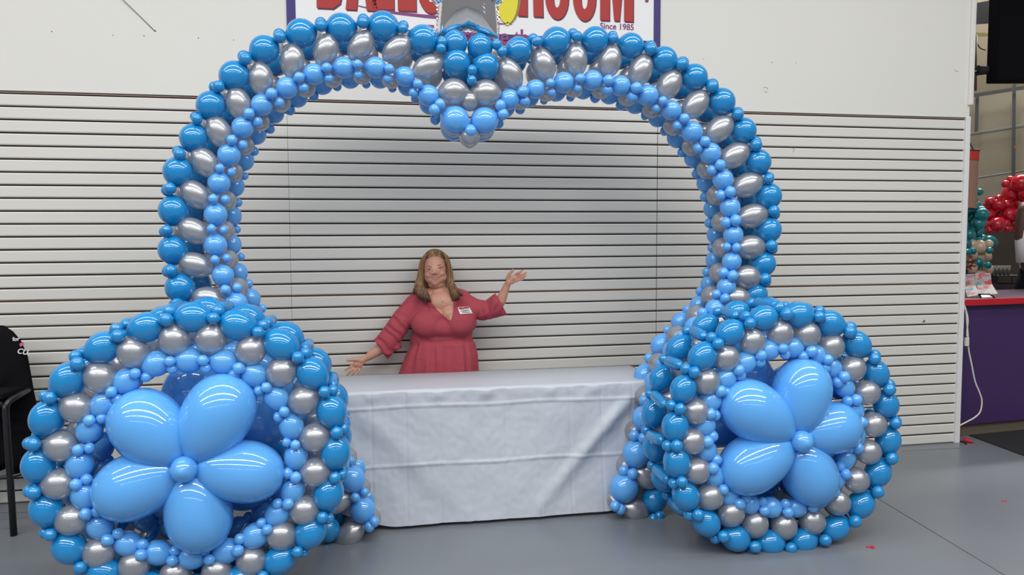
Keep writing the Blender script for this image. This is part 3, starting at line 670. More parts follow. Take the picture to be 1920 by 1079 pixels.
# ------------------------------------------------------------------ counter area (far right)
def right_area():
    A = V((CAM.x, CAM.y, 0))
    g1, g2 = on_floor(1800, 823), on_floor(1925, 811)
    e = (g2-g1).normalized(); n = V((-e.y, e.x, 0)); O = g1-e*((g1.x-(XR+0.06))/e.x)
    T = Matrix(((e.x, n.x, 0, O.x), (e.y, n.y, 0, O.y), (0, 0, 1, 0), (0, 0, 0, 1)))
    F0 = (g1-A).dot(HF)
    ctr = empty('counter', O+e*1.5, 'purple shop counter with a bright red top edge at the right', 'counter')
    Lc = 3.6; zt = CAM.z-(566-443)/1440*F0
    box('body', (0, 0.02, 0.10), (Lc, 0.60, zt-0.045), M['purple'], ctr, frame=T)
    box('base_board', (0, 0.05, 0.0), (Lc, 0.56, 0.10), M['tan'], ctr, frame=T)
    box('top_edge', (0, -0.03, zt-0.05), (Lc, -0.008, zt), M['redtop'], ctr, bevel=0.003, frame=T)
    box('worktop', (0, -0.008, zt-0.045), (Lc, 0.66, zt+0.001), M['ctop'], ctr, frame=T)
    # black mat
    m = bmesh.new(); pts = [on_floor(*p, 0.0) for p in ((1817, 818), (1925, 858), (2100, 940), (2150, 835), (1928, 806))]
    lo = [m.verts.new(p) for p in pts]; hi = [m.verts.new(p+V((0, 0, 0.008))) for p in pts]; m.faces.new(hi[::-1]); m.faces.new(lo)
    [m.faces.new((lo[i], lo[(i+1) % 5], hi[(i+1) % 5], hi[i])) for i in range(5)]
    bmesh.ops.recalc_face_normals(m, faces=m.faces)
    tag(bm_obj('floor_mat', m, M['blackm']), 'black rubber floor mat in front of the purple counter', 'mat')
    # white cord with inline switch
    Fc = lambda px: F0-0.06
    cr = empty('power_cord', at(1811, 640, F0-.06), 'white power cord with inline switch hanging down the purple counter front', 'cord')
    tube('cable', smooth_path([at(x, y, F0-0.10) for x, y in ((1800, 566), (1806, 570), (1811, 582), (1813, 605), (1815, 632), (1816, 655), (1822, 685), (1828, 715), (1836, 735), (1841, 752), (1838, 772), (1828, 783), (1812, 792), (1796, 800))], 6), 0.006, M['cord'], cr, 8)
    tube('cable', smooth_path([at(x, y, F0-0.10) for x, y in ((1800, 568), (1804, 573), (1812, 585), (1815, 602), (1813, 620), (1813, 632))], 6), 0.005, M['cord'], cr, 8)
    sp = at(1812.5, 641.5, F0-0.11); bm = bmesh.new(); bmesh.ops.create_cube(bm, size=1, matrix=Matrix.Translation(sp) @ Matrix.Diagonal((0.030, 0.025, 0.066, 1))); bm_obj('switch', bm, M['cord'], cr, bevel=0.006)
    # magazines: two stands of opened leaflets leaning back on the worktop
    def T3(px, py, F, z=None): return at(px, py, F)
    for k, (x0, x1, y0, y1, lab) in enumerate(((1806, 1826, 514, 553, 'left colourful magazine leaning on the purple counter top'), (1830, 1857, 512, 551, 'right colourful magazine leaning open on the purple counter top'))):
        mg = empty('magazine', at((x0+x1)/2, y1, F0+0.22), lab, 'magazine', 'magazines displayed on the counter')
        a, b, c_, d = at(x0+8, y1+4, F0+0.10), at(x1+14, y1, F0+0.10), at(x1, y0, F0+0.30), at(x0-2, y0+1, F0+0.30)
        mid = [at(x0+2, (y0+y1)/2+4, F0+0.22), at(x1+3, (y0+y1)/2+2, F0+0.22)]
        bm = bmesh.new(); v = [bm.verts.new(p) for p in (a, b, mid[1], c_, d, mid[0])]; bm.faces.new((v[0], v[1], v[2], v[5])); bm.faces.new((v[5], v[2], v[3], v[4]))
        bmesh.ops.solidify(bm, geom=bm.faces[:], thickness=0.008)
        mm = mat('magazine_cover', (0.75, 0.6, 0.6), 0.3); nt = mm.node_tree; bs = nt.nodes['Principled BSDF']
        tcn = nt.nodes.new('ShaderNodeTexCoord'); no = nt.nodes.new('ShaderNodeTexNoise'); no.inputs['Scale'].default_value = 14; no.inputs['Detail'].default_value = 3
        r_ = nt.nodes.new('ShaderNodeValToRGB'); el = r_.color_ramp.elements; el[0].position = 0.36; el[0].color = (0.25, 0.45, 0.55, 1); el[1].position = 0.62; el[1].color = (0.62, 0.16, 0.18, 1)
        for pos, cc in ((0.45, (0.62, 0.62, 0.60, 1)), (0.54, (0.66, 0.50, 0.48, 1))):
            x_ = el.new(pos); x_.color = cc
        nt.links.new(tcn.outputs['Object'], no.inputs['Vector']); nt.links.new(no.outputs['Fac'], r_.inputs[0]); nt.links.new(r_.outputs[0], bs.inputs['Base Color'])
        bm_obj('cover', bm, mm, mg)
        bm = bmesh.new(); v = [bm.verts.new(p) for p in (at(x0+7, y0+3, F0+.28), at(x1-1, y0+2.5, F0+.28), at(x1-.5, y0+6, F0+.275), at(x0+8, y0+7, F0+.275))]; bm.faces.new(v)
        bmesh.ops.solidify(bm, geom=bm.faces[:], thickness=0.002); bm_obj('title_strip', bm, M['pink'], mg)
    ph = empty('tablet', at(1849, 556, F0+0.05), 'small black tablet lying on the magazines on the counter', 'tablet')
    def quad(name, pts, m_, par, th=0.008):
        bm = bmesh.new(); bm.faces.new([bm.verts.new(p) for p in pts]); bmesh.ops.solidify(bm, geom=bm.faces[:], thickness=th); return bm_obj(name, bm, m_, par)
    quad('case', [at(x, y, f) for x, y, f in ((1838, 560, F0+.06), (1868, 560, F0+.06), (1858, 551, F0+.11), (1833, 551, F0+.11))], M['black'], ph)
    quad('screen', [at(x, y, f) for x, y, f in ((1841, 558.5, F0+.05), (1862, 558, F0+.05), (1855, 553.5, F0+.09), (1839, 553.5, F0+.09))], mat('grey_screen', (.2, .2, .21), .2), ph, .002)
    # flowers: rust and orange chrysanthemum heads
    fl = empty('flower_bunch', at(1814, 510, F0+0.55), 'rust orange artificial flowers behind the magazines by the wall end', 'flowers')
    mo = [mat('orange_petal', (0.42, 0.09, 0.015), .6), mat('rust_petal', (0.16, 0.015, 0.012), .6), mat('gold_petal', (0.48, 0.2, 0.03), .6)]
    for (px, py, r) in ((1812, 488, 9), (1823, 492, 7), (1806, 500, 9), (1817, 501, 8), (1827, 499, 5), (1810, 509, 8), (1819, 482, 5)):
        c0 = at(px, py, F0+0.55+random.uniform(-.05, .05)); m_ = mpp(c0); bm = bmesh.new()
        for k in range(26):
            d = V((random.gauss(0, 1), random.gauss(0, 1), random.gauss(0, 1))).normalized(); s = d.orthogonal().normalized()*r*m_*.22; tt = d.cross(s)*.4
            bm.faces.new([bm.verts.new(c0+v) for v in (V((0, 0, 0)), d*r*m_*.6+s, d*r*m_*1.1+tt, d*r*m_*.6-s)])
        bm_obj('flower_head', bm, mo[random.randrange(3)], fl)
    tube('stem', [at(1813, 500, F0+.55), at(1813, 545, F0+.55)], .006, mat('dark_stem', (.02, .04, .015), .7), fl)
    # hanging cylinder lamp/banner
    Fl = F0+0.9; lp = empty('hanging_cylinder', at(1814, 283, Fl), 'tan hanging cylinder with a red open top rim beside the wall end', 'decoration')
    cc = at(1808, 340, Fl); m_ = mpp(cc); rr_ = 22*m_; zt_, zb_ = at(1815, 286, Fl).z, at(1815, 392, Fl).z
    bm = bmesh.new(); seg = 32; a_ = [bm.verts.new((cc.x+rr_*math.cos(2*PI*k/seg), cc.y+rr_*math.sin(2*PI*k/seg), zt_)) for k in range(seg)]; b_ = [bm.verts.new((cc.x+rr_*math.cos(2*PI*k/seg), cc.y+rr_*math.sin(2*PI*k/seg), zb_)) for k in range(seg)]
    for k in range(seg): bm.faces.new((a_[k], a_[(k+1) % seg], b_[(k+1) % seg], b_[k]))
    bm_obj('shade', bm, mat('tan_fabric', (.30, .17, .12), .7), lp, smooth=True)
    bm = bmesh.new(); a_ = [bm.verts.new((cc.x+(rr_+.004)*math.cos(2*PI*k/seg), cc.y+(rr_+.004)*math.sin(2*PI*k/seg), zt_+.01)) for k in range(seg)]; b_ = [bm.verts.new((cc.x+(rr_+.004)*math.cos(2*PI*k/seg), cc.y+(rr_+.004)*math.sin(2*PI*k/seg), zt_-.075)) for k in range(seg)]
    for k in range(seg): bm.faces.new((a_[k], a_[(k+1) % seg], b_[(k+1) % seg], b_[k]))
    bm_obj('red_band', bm, mat('red_fabric', (.5, .03, .02), .6), lp, smooth=True)
    for z in (zt_+.01, zb_): 
        tube('rim', [(cc.x+(rr_+.006)*math.cos(2*PI*k/24), cc.y+(rr_+.006)*math.sin(2*PI*k/24), z) for k in range(25)], .006, M['steel'], lp, 6)
    tube('cord', [(cc.x+rr_*.95, cc.y, zt_), at(1815, 262, Fl), (cc.x-.05, cc.y, zt_+.9)], .005, M['steel'], lp, 6)
    # garage door
    Fg = F0+3.6
    def G(px, py, o=0.0): return at(px, py, Fg+o)
    gd = empty('door_1', G(1870, 500)); gd['kind'] = 'structure'
    xs0 = 1700; 
    def gq(name, pts, m_, th=.03, o=0.0): return quad(name, [G(x, y, o) for x, y in pts], m_, gd, th)
    sl = lambda x, y: y-(x-1830)*0.155
    gq('door_panel', [(xs0, sl(xs0, 181)), (2050, sl(2050, 181)), (2050, sl(2050, 246)), (xs0, sl(xs0, 246))], M['door'])
    gq('door_panel', [(xs0, sl(xs0, 248)), (2050, sl(2050, 248)), (2050, sl(2050, 332)), (xs0, sl(xs0, 332))], M['door'])
    gq('door_panel', [(xs0, sl(xs0, 334)), (2050, sl(2050, 334)), (2050, sl(2050, 420)), (xs0, sl(xs0, 420))], M['door'])
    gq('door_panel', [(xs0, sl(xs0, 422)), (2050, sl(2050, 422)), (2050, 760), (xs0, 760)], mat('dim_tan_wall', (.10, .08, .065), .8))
    gq('top_rail', [(xs0, sl(xs0, 175)), (2050, sl(2050, 175)), (2050, sl(2050, 182)), (xs0, sl(xs0, 182))], M['galv'], .05, -.08)
    gq('stile', [(1829, 178), (1836, 177), (1834, 247), (1827, 248)], M['galv'], .02, -.06)
    gq('stile', [(1898, 158), (1905, 157), (1903, 420), (1896, 420)], M['galv'], .02, -.06)
    gq('seam_rail', [(xs0, sl(xs0, 251)), (2050, sl(2050, 251)), (2050, sl(2050, 253)), (xs0, sl(xs0, 253))], M['galv'], .01, -.03)
    gq('seam_rail', [(xs0, sl(xs0, 334)), (2050, sl(2050, 334)), (2050, sl(2050, 336)), (xs0, sl(xs0, 336))], M['galv'], .01, -.03)
    gq('roof_wall', [(xs0, -260), (2150, -260), (2150, sl(2150, 178)), (xs0, sl(xs0, 178))], mat('tan_upper_wall', (.20, .165, .11), .8), .05, .2)
    gq('light_beam', [(1700, 57), (1860, 62), (1860, 69), (1700, 64)], mat('yellow_beam', (.34, .34, .12), .6), .03, -.2)
    gq('dark_beam', [(1700, 30), (1860, 0), (1860, 44), (1700, 54)], M['blackm'], .05, -.3)
    gq('orange_tag', [(1901, 273), (1906, 273), (1906, 278), (1901, 278)], M['cardboard'], .005, -.1)
    tube('conduit', [G(1822, 66, -.3), G(1829, 66, -.3), G(1828, 170, -.3)], .02, M['tan'], gd)
    tube('cable', smooth_path([G(1831, 80, -.3), G(1838, 90, -.3), G(1848, 94, -.3)], 5), .008, M['blackm'], gd, 6)
    # black hanging speaker / screen box
    Fs = F0+1.0; sb = empty('loudspeaker', at(1885, 80, Fs), 'large black box hanging at the upper right corner', 'speaker')
    fr = Matrix.Translation(at(1869, 151, Fs)) @ Matrix(((HR.x, HF.x, 0, 0), (HR.y, HF.y, 0, 0), (0, 0, 1, 0), (0, 0, 0, 1)))
    box('cabinet', (0, 0, 0), (0.9, 0.16, 1.3), M['black'], sb, bevel=.01, frame=fr)
    kb = at(1842, 132, Fs+.1); bm = bmesh.new(); bmesh.ops.create_cone(bm, segments=20, radius1=.045, radius2=.035, depth=.08, cap_ends=True, matrix=frame_z(kb, HR)); bm_obj('knob', bm, M['blackm'], sb)
    tube('bracket', [at(1842, 132, Fs+.1), at(1815, 139, Fs+.1)], .012, M['steel'], sb)
    # balloon columns behind the counter
    tc = empty('balloon_column', at(1826, 600, F0+1.6), 'teal and cream balloon column rising behind the counter', 'balloon column')
    for i in range(44):
        y = 360+i*3.5; px = 1822+random.uniform(-26, 20)+max(0, (y-430))*.08; r = random.choice((12, 9, 7, 10))
        p = at(px, y, F0+1.6+random.uniform(-.15, .15)); put('teal_balloon', PR['teal'], tc, p, jit(1), r*mpp(p))
    for px, y, r in ((1832, 528, 10), (1846, 530, 14), (1838, 545, 13)): p = at(px+8, y-75, F0+1.75); put('teal_balloon', PR['teal'], tc, p, jit(1), r*mpp(p))
    for px, y, r in ((1822, 459, 10), (1836, 464, 14), (1854, 458, 8), (1836, 484, 14), (1820, 478, 12), (1850, 482, 9), (1838, 502, 15), (1822, 503, 10), (1852, 505, 10), (1815, 490, 12), (1838, 520, 13), (1826, 532, 13), (1845, 540, 12), (1832, 552, 12)):
        p = at(px, y, F0+1.5+random.uniform(-.06, .06)); put('cream_balloon', PR['cream'], tc, p, jit(1), r*mpp(p))
    for px, y in ((1814, 473), (1824, 471), (1855, 470), (1852, 498)): p = at(px, y, F0+1.35); put('teal_balloon', PR['teal'], tc, p, jit(1), 6.5*mpp(p))
    tube('pole', [V((tc.location.x, tc.location.y, 0)), tc.location], .02, M['steel'], tc)
    rc = empty('balloon_garland', at(1890, 390, F0+1.9), 'cluster of shiny red balloons behind the counter at the right edge', 'balloon garland')
    for px, y, r in ((1894, 337, 7), (1885, 345, 7), (1913, 343, 16), (1895, 363, 15), (1856, 378, 8), (1851, 386, 8), (1871, 384, 13), (1888, 383, 8), (1912, 382, 15), (1853, 403, 13), (1891, 402, 14), (1846, 422, 7), (1869, 422, 15), (1885, 419, 8), (1900, 418, 7), (1888, 429, 7), (1855, 432, 6), (1925, 362, 16), (1930, 400, 16), (1910, 402, 12), (1940, 340, 16), (1875, 404, 10), (1906, 430, 9), (1920, 425, 12), (1872, 372, 7), (1901, 350, 10)):
        p = at(px, y, F0+1.9+random.uniform(-.08, .08)); put('red_balloon', PR['red'], rc, p, jit(1), r*mpp(p))
    # back shelf with drawer box and glasses
    sh = empty('back_shelf', at(1890, 560, F0+1.9), 'dark back shelf with a drawer unit behind the counter', 'shelf')
    fr2 = Matrix.Translation(at(1868, 533, F0+1.9)) @ Matrix(((HR.x, HF.x, 0, 0), (HR.y, HF.y, 0, 0), (0, 0, 1, 0), (0, 0, 0, 1)))
    box('drawer_unit', (0, 0, 0), (.30, .3, .085), M['blackm'], sh, bevel=.004, frame=fr2)
    for k in range(2): box('drawer', (.01+.145*k, -.012, .01), (.145+.14*k, 0, .07), mat('olive_drawer', (.06, .05, .03), .5), sh, frame=fr2)
    box('shelf_board', (-.45, -.02, -.06), (1.2, .4, 0), mat('dull_purple_board', (.06, .035, .05), .5), sh, frame=fr2)
    for lx in (-.4, 1.1): box('leg', (lx, 0, -fr2.translation.z), (lx+.05, .35, -.06), M['blackm'], sh, frame=fr2)
    for k in range(5):
        p = fr2 @ V((-.01+.042*k, .06, .115)); bm = bmesh.new(); bmesh.ops.create_cone(bm, segments=14, radius1=.014, radius2=.019, depth=.10, cap_ends=True, matrix=Matrix.Translation((0, 0, 0)))
        o = bm_obj('tumbler', bm, mat('smoked_glass', (.22, .2, .19), .15, metal=.3), mw=Matrix.Translation(p+V((0, 0, .02))), smooth=True)
        tag(o, ('leftmost', 'second from left', 'middle', 'fourth from left', 'rightmost')[k]+' grey drinking tumbler in the row on the drawer unit', 'tumbler', 'tumblers on the drawer unit')
    # partly seen person at the edge
    pr = empty('person', at(1950, 700, F0+1.12), 'person in a white top and black trousers cut off by the right edge', 'person')
    bx = lambda px, py: at(px, py, F0+1.12)
    bm = bmesh.new(); mt = mpp(bx(1920, 450))
    add_tube(bm, [bx(1928, 385), bx(1921, 398), bx(1917, 415), bx(1916, 445), bx(1922, 480), bx(1928, 520)], [14*mt, 13*mt, 12*mt, 12*mt, 10*mt, 8*mt], 16)
    add_tube(bm, [bx(1950, 330), bx(1950, 372), bx(1950, 390)], [16*mt, 11*mt, 20*mt], 18)
    bmesh.ops.create_uvsphere(bm, u_segments=18, v_segments=14, radius=20*mt, matrix=Matrix.Translation(bx(1950, 330)) @ Matrix.Diagonal((1, 1.1, 1.25, 1)))
    bm_obj('body', bm, M['skin2'], pr, smooth=True)
    bm = bmesh.new(); add_tube(bm, [bx(1950, 388), bx(1949, 410), bx(1948, 450), bx(1950, 500), bx(1952, 512)], [18*mt, 34*mt, 35*mt, 32*mt, 32*mt], 20)
    add_tube(bm, [bx(1920, 432), bx(1919, 450), bx(1920, 492)], [13.5*mt, 14*mt, 13*mt], 16); bm_obj('top', bm, M['tee'], pr, smooth=True)
    bm = bmesh.new(); add_tube(bm, [bx(1952, 500), bx(1950, 540), bx(1948, 620)], [33*mt, 40*mt, 38*mt], 20); add_tube(bm, [bx(1935, 600), bx(1932, 800)], [22*mt, 12*mt], 14); add_tube(bm, [bx(1965, 600), bx(1968, 800)], [22*mt, 12*mt], 14); bm_obj('trousers', bm, M['black'], pr, smooth=True)
right_area()
# scraps of burst balloons on the floor
def scrap(px, py, r, m_, label, seed):
    random.seed(seed); p = on_floor(px, py); bm = bmesh.new(); ring = []
    top = bm.verts.new(p+V((0, 0, .006)))
    for k in range(14):
        a = 2*PI*k/14; q = r*random.uniform(.45, 1.2); ring.append(bm.verts.new(p+V((q*math.cos(a)*1.3, q*math.sin(a), .001))))
    for k in range(14): bm.faces.new((top, ring[k], ring[(k+1) % 14]))
    o = bm_obj('balloon_scrap', bm, m_); tag(o, label, 'scrap')
scrap(1633, 1027, .022, M['redtop'], 'red latex scrap on the grey floor right of the right wheel', 1)
scrap(1883, 941, .014, M['redtop'], 'tiny red scrap on the open floor nearest the right edge', 2)
b1 = empty('burst_balloon', on_floor(1815, 828), 'limp red balloon piece lying by the wall end next to the black mat', 'scrap')
tube('red_neck', smooth_path([on_floor(1808, 826, .012), on_floor(1814, 827, .014), on_floor(1823, 830, .010)], 4), [.022, .020, .019, .018, .015, .014, .012, .011, .010], M['redtop'], b1, 10)
b2 = tube('black_string', smooth_path([on_floor(1801, 829, .006), on_floor(1806, 829, .006), on_floor(1812, 833, .006)], 4), .007, M['blackm'], None, 8); tag(b2, 'short black strip on the floor touching the limp red balloon', 'strip')
random.seed(11)
#PERSON
# ------------------------------------------------------------------ the woman behind the table
from mathutils.bvhtree import BVHTree
_ico = None
def ico_pts(sub):
    bm = bmesh.new(); bmesh.ops.create_icosphere(bm, subdivisions=sub, radius=1.0); bm.verts.ensure_lookup_table()
    v = np.array([x.co[:] for x in bm.verts]); f = [[q.index for q in p.verts] for p in bm.faces]; bm.free(); return v, f
ICO = ico_pts(3)
R3 = np.array([[HR.x, HF.x, 0], [HR.y, HF.y, 0], [0, 0, 1.0]])
class Blob:
    def __init__(s): s.v = []; s.f = []; s.n = 0
    def ball(s, p, r, rot=None):
        r = (r, r, r) if not isinstance(r, (tuple, list)) else r
        v = ICO[0]*np.array(r)
        if rot is not None: v = v @ np.array(rot).T
        s.v.append(v @ R3.T+np.array(p[:])); s.f += [[i+s.n for i in q] for q in ICO[1]]; s.n += len(v)
    def chain(s, pts, rs, flat=(1, 1, 1)):
        for (a, b, ra, rb) in zip(pts[:-1], pts[1:], rs[:-1], rs[1:]):
            L = (b-a).length; k = max(2, int(L/(min(ra, rb)*0.33))+1)
            for i in range(k+1):
                t = i/k; r = ra*(1-t)+rb*t; s.ball(a.lerp(b, t), (r*flat[0], r*flat[1], r*flat[2]))
    def mesh(s, name, voxel, smooth=4, fac=0.5):
        me = bpy.data.meshes.new(name+'_raw'); me.from_pydata(np.concatenate(s.v).tolist(), [], s.f)
        o = bpy.data.objects.new(name+'_raw', me); COL.objects.link(o)
        m = o.modifiers.new('r', 'REMESH'); m.mode = 'VOXEL'; m.voxel_size = voxel; m.use_smooth_shade = True
        m2 = o.modifiers.new('s', 'SMOOTH'); m2.iterations = smooth; m2.factor = fac
        bpy.context.view_layer.update(); dg = bpy.context.evaluated_depsgraph_get()
        out = bpy.data.meshes.new_from_object(o.evaluated_get(dg)); out.name = name
        bpy.data.objects.remove(o, do_unlink=True); bpy.data.meshes.remove(me)
        for p in out.polygons: p.use_smooth = True
        return out
def to_px(p):
    d = p-CAM; z = d.dot(FWD); return W_PX/2+FPX*d.dot(RGT)/z, H_PX/2-FPX*d.dot(UPV)/z
def inside(x, y, poly):
    c = False; j = len(poly)-1
    for i in range(len(poly)):
        xi, yi = poly[i]; xj, yj = poly[j]
        if (yi > y) != (yj > y) and x < (xj-xi)*(y-yi)/(yj-yi)+xi: c = not c
        j = i
    return c
PF = 4.86
def L(px, py, dF=0.0): return at(px, py, PF+dF)
root = empty('person', C((818-960)/1440*PF, PF, 0), 'smiling woman in a dusty rose dress with both arms spread behind the table', 'person')
b = Blob()
# head and face
b.ball(L(816, 498, .015), (.074, .088, .090)); b.ball(L(816, 500, -.012), (.067, .072, .080)); b.ball(L(816, 515, -.010), (.071, .074, .056)); b.ball(L(816, 524, -.018), (.056, .064, .040)); b.ball(L(815.7, 530.5, -.048), (.028, .030, .020)); b.ball(L(817.5, 534, -.005), (.052, .052, .027)); b.ball(L(806.5, 521, -.022), (.036, .042, .034)); b.ball(L(827.5, 519.5, -.022), (.037, .042, .034))
for sx in (-1, 1):
    b.ball(L(816+sx*12.5, 514.5-sx*1.5, -.050), (.021, .028, .019)); b.ball(L(815.5+sx*10.5, 500.0-sx*1.3, -.066), (.020, .014, .007)); b.ball(L(816+sx*23, 507, .02), (.008, .018, .028))
b.chain([L(815, 502, -.078), L(814.8, 508, -.090), L(814.8, 511.8, -.098)], [.008, .009, .0105]); 
for sx in (-1, 1): b.ball(L(814.8+sx*4, 513.2-sx*.3, -.088), (.0075, .009, .006))
b.chain([L(820, 533, .03), L(822, 548, .02), L(824, 558, .01)], [.050, .056, .062])
# torso
b.chain([L(783, 563, .03), L(800, 558, .02), L(824, 556, .02), L(850, 556, .02), L(866, 560, .03)], [.050, .056, .058, .056, .050])
b.ball(L(825, 582, .03), (.175, .090, .105)); b.ball(L(829, 568, -.015), (.11, .075, .075)); b.ball(L(829, 640, .035), (.185, .105, .16)); b.ball(L(820, 700, .03), (.19, .08, .12)); b.ball(L(816, 506, -.018), (.069, .073, .068))
for px, py in ((804, 606), (858, 603)): b.ball(L(px, py, -.045), (.095, .092, .078)); b.ball(L((px+829)/2, py-14, -.045), (.060, .070, .055))
for sx in (-1, 1): b.chain([C((820-960)/1440*PF+sx*.1, PF+.03, .8), C((820-960)/1440*PF+sx*.09, PF+.03, .45), C((820-960)/1440*PF+sx*.09, PF+.03, .10), C((820-960)/1440*PF+sx*.09, PF-.08, .035)], [.10, .065, .042, .035])
# arms
armL = [L(781, 571, .03), L(757, 598, .0), L(737, 632, -.02), L(713, 655, -.05), L(690, 670, -.07)]
b.chain(armL, [.055, .052, .044, .037, .024])
armR = [L(868, 567, .03), L(898, 582, .0), L(926, 580, -.02), L(939, 564, -.05), L(949.5, 538, -.07)]
b.chain(armR, [.052, .048, .042, .034, .023])
def hand(wrist, palm, fingers, thumb, rp):
    b.chain([wrist, palm[0]], [.022, .020])
    for q in palm: b.ball(q, rp)
    for bs, mid, tip, r in fingers: b.chain([palm[0].lerp(bs, .5), bs, mid, tip], [r*1.15, r*1.1, r, r*.78])
    b.chain(thumb, [.013, .011, .0085])
H = -.085
pm = [L(677, 677, H), L(672, 682, H-.005), L(667, 684, H-.01)]
hand(L(688, 671, -.07), pm + [L(675, 685, H-.005), L(680, 679.5, H)], [
    (L(660, 686, H-.01), L(653, 690.5, H-.03), L(646.5, 695, H-.035), .0074),
    (L(663.5, 690, H-.01), L(656.5, 697, H-.032), L(650.5, 704, H-.035), .0076),
    (L(669, 692, H-.01), L(663.5, 699, H-.03), L(659, 706, H-.033), .0073),
    (L(675.5, 691.5, H-.008), L(672, 698.5, H-.025), L(669, 705.3, H-.028), .0064)],
    [L(673, 675.5, H-.008), L(661, 675, H-.02), L(651.5, 676.3, H-.03)], (.019, .014, .018))
pm = [L(954, 529, H), L(959, 524, H-.005), L(963, 521.5, H-.01)]
hand(L(950, 536, -.07), pm + [L(960.5, 528, H), L(956, 522, H)], [
    (L(966, 515.5, H-.01), L(973, 511.5, H-.03), L(980.3, 507, H-.035), .0074),
    (L(968.5, 519.5, H-.01), L(978, 515.5, H-.032), L(987, 511, H-.035), .0076),
    (L(969, 524, H-.01), L(978.5, 520.5, H-.03), L(987.2, 517, H-.033), .0073),
    (L(967, 528, H-.008), L(975, 526, H-.025), L(983, 523.5, H-.028), .0064)],
    [L(951, 523, H-.008), L(955, 514, H-.02), L(961.8, 507, H-.03)], (.018, .014, .018))
me = b.mesh('body', 0.0042, 3)
me.materials.clear(); me.materials.append(M['skin'])
body = link('body', me, root)
bvh = BVHTree.FromPolygons([v.co[:] for v in me.vertices], [p.vertices[:] for p in me.polygons])
def surf(px, py, off=0.0):
    d = ray(px, py).normalized(); h = bvh.ray_cast(CAM, d)
    return (h[0]-d*off) if h[0] is not None else L(px, py, -.09)
# eyes, lids, brows, mouth
for ex, ey in ((804, 505), (825.2, 502.3)):
    c = surf(ex, ey, -.0012)
    def flat_ell(name, c, rx, rz, th, m_, par, tilt=0.0):
        bm = bmesh.new(); bmesh.ops.create_uvsphere(bm, u_segments=16, v_segments=10, radius=1, matrix=Matrix.Translation(c) @ Matrix(((HR.x, HF.x, 0, 0), (HR.y, HF.y, 0, 0), (0, 0, 1, 0), (0, 0, 0, 1))) @ Matrix.Rotation(tilt, 4, 'Y') @ Matrix.Diagonal((rx, th, rz, 1)))
        return bm_obj(name, bm, m_, par, smooth=True)
    e = flat_ell('eye', c, .0115, .0034, .004, M['eye'], body, -.1)
    flat_ell('iris', surf(ex+.2, ey, .0012), .0042, .0042, .0025, M['iris'], e)
    tube('eyelid', [surf(ex+dx, ey+dy, .0012) for dx, dy in ((-4.4, .8), (-2.6, -.8), (0, -1.4), (2.6, -1.1), (4.4, .3))], [.0009, .0016, .0018, .0016, .0009], M['skindark'], body, 6)
    tube('eyelid', [surf(ex+dx, ey+dy, .0008) for dx, dy in ((-4.0, 1.2), (-1.5, 1.8), (1.8, 1.7), (4.0, .8))], [.0006, .001, .001, .0006], M['skindark'], body, 6)
    s = -1 if ex < 815 else 1
    tube('eyebrow', [surf(ex+s*dx, ey+dy, .0015) for dx, dy in ((-5.2, -3.2), (-2, -5.0), (2.2, -5.4), (6.4, -3.0))], [.0018, .0026, .0022, .0008], M['brow'], body, 8)
up = [(807.8, 519.8), (811.5, 520.9), (815.2, 521.2), (817, 521.4), (820.5, 520.5), (825.3, 518.4)]
lo = [(807.8, 519.8), (811, 522.5), (815, 524.1), (818.5, 523.8), (822, 521.9), (825.3, 518.4)]
bm = bmesh.new(); A = [bm.verts.new(surf(x, y, .0015)) for x, y in up]; B_ = [bm.verts.new(surf(x, y, .0015)) for x, y in lo]
for i in range(5): bm.faces.new((A[i], A[i+1], B_[i+1], B_[i])) if i not in (0, 4) else bm.faces.new([A[i], A[i+1], B_[i+1]] if i == 0 else [A[4], A[5], B_[4]])
bmesh.ops.solidify(bm, geom=bm.faces[:], thickness=.001); bm_obj('teeth', bm, M['teeth'], body)
tube('upper_lip', [surf(x, y, .0022) for x, y in up], [.0008, .0019, .0021, .0021, .0019, .0008], M['lip'], body, 8)
tube('lower_lip', [surf(x, y+.5, .0022) for x, y in lo], [.0008, .0022, .0027, .0027, .0022, .0008], M['lip'], body, 8)
# flushed cheeks
nt = M['skin'].node_tree; bs = nt.nodes['Principled BSDF']; src = bs.inputs['Base Color'].links[0].from_socket
tc = nt.nodes.new('ShaderNodeTexCoord')
for (x, y) in ((802.5, 513.5), (829, 511), (815, 512)):
    c = surf(x, y); vd = nt.nodes.new('ShaderNodeVectorMath'); vd.operation = 'DISTANCE'; vd.inputs[1].default_value = c
    mr = nt.nodes.new('ShaderNodeMapRange'); mr.inputs[1].default_value = .006; mr.inputs[2].default_value = .034 if x != 815 else .02; mr.inputs[3].default_value = .38; mr.inputs[4].default_value = 0
    mx = nt.nodes.new('ShaderNodeMix'); mx.data_type = 'RGBA'; mx.inputs[7].default_value = (.56, .17, .14, 1)
    nt.links.new(tc.outputs['Object'], vd.inputs[0]); nt.links.new(vd.outputs['Value'], mr.inputs[0]); nt.links.new(mr.outputs[0], mx.inputs[0]); nt.links.new(src, mx.inputs[6]); src = mx.outputs[2]
nt.links.new(src, bs.inputs['Base Color'])
for x in (812.8, 817): flat_ell('nostril', surf(x, 514.6, .0003), .0024, .0013, .0012, M['skindark'], body)
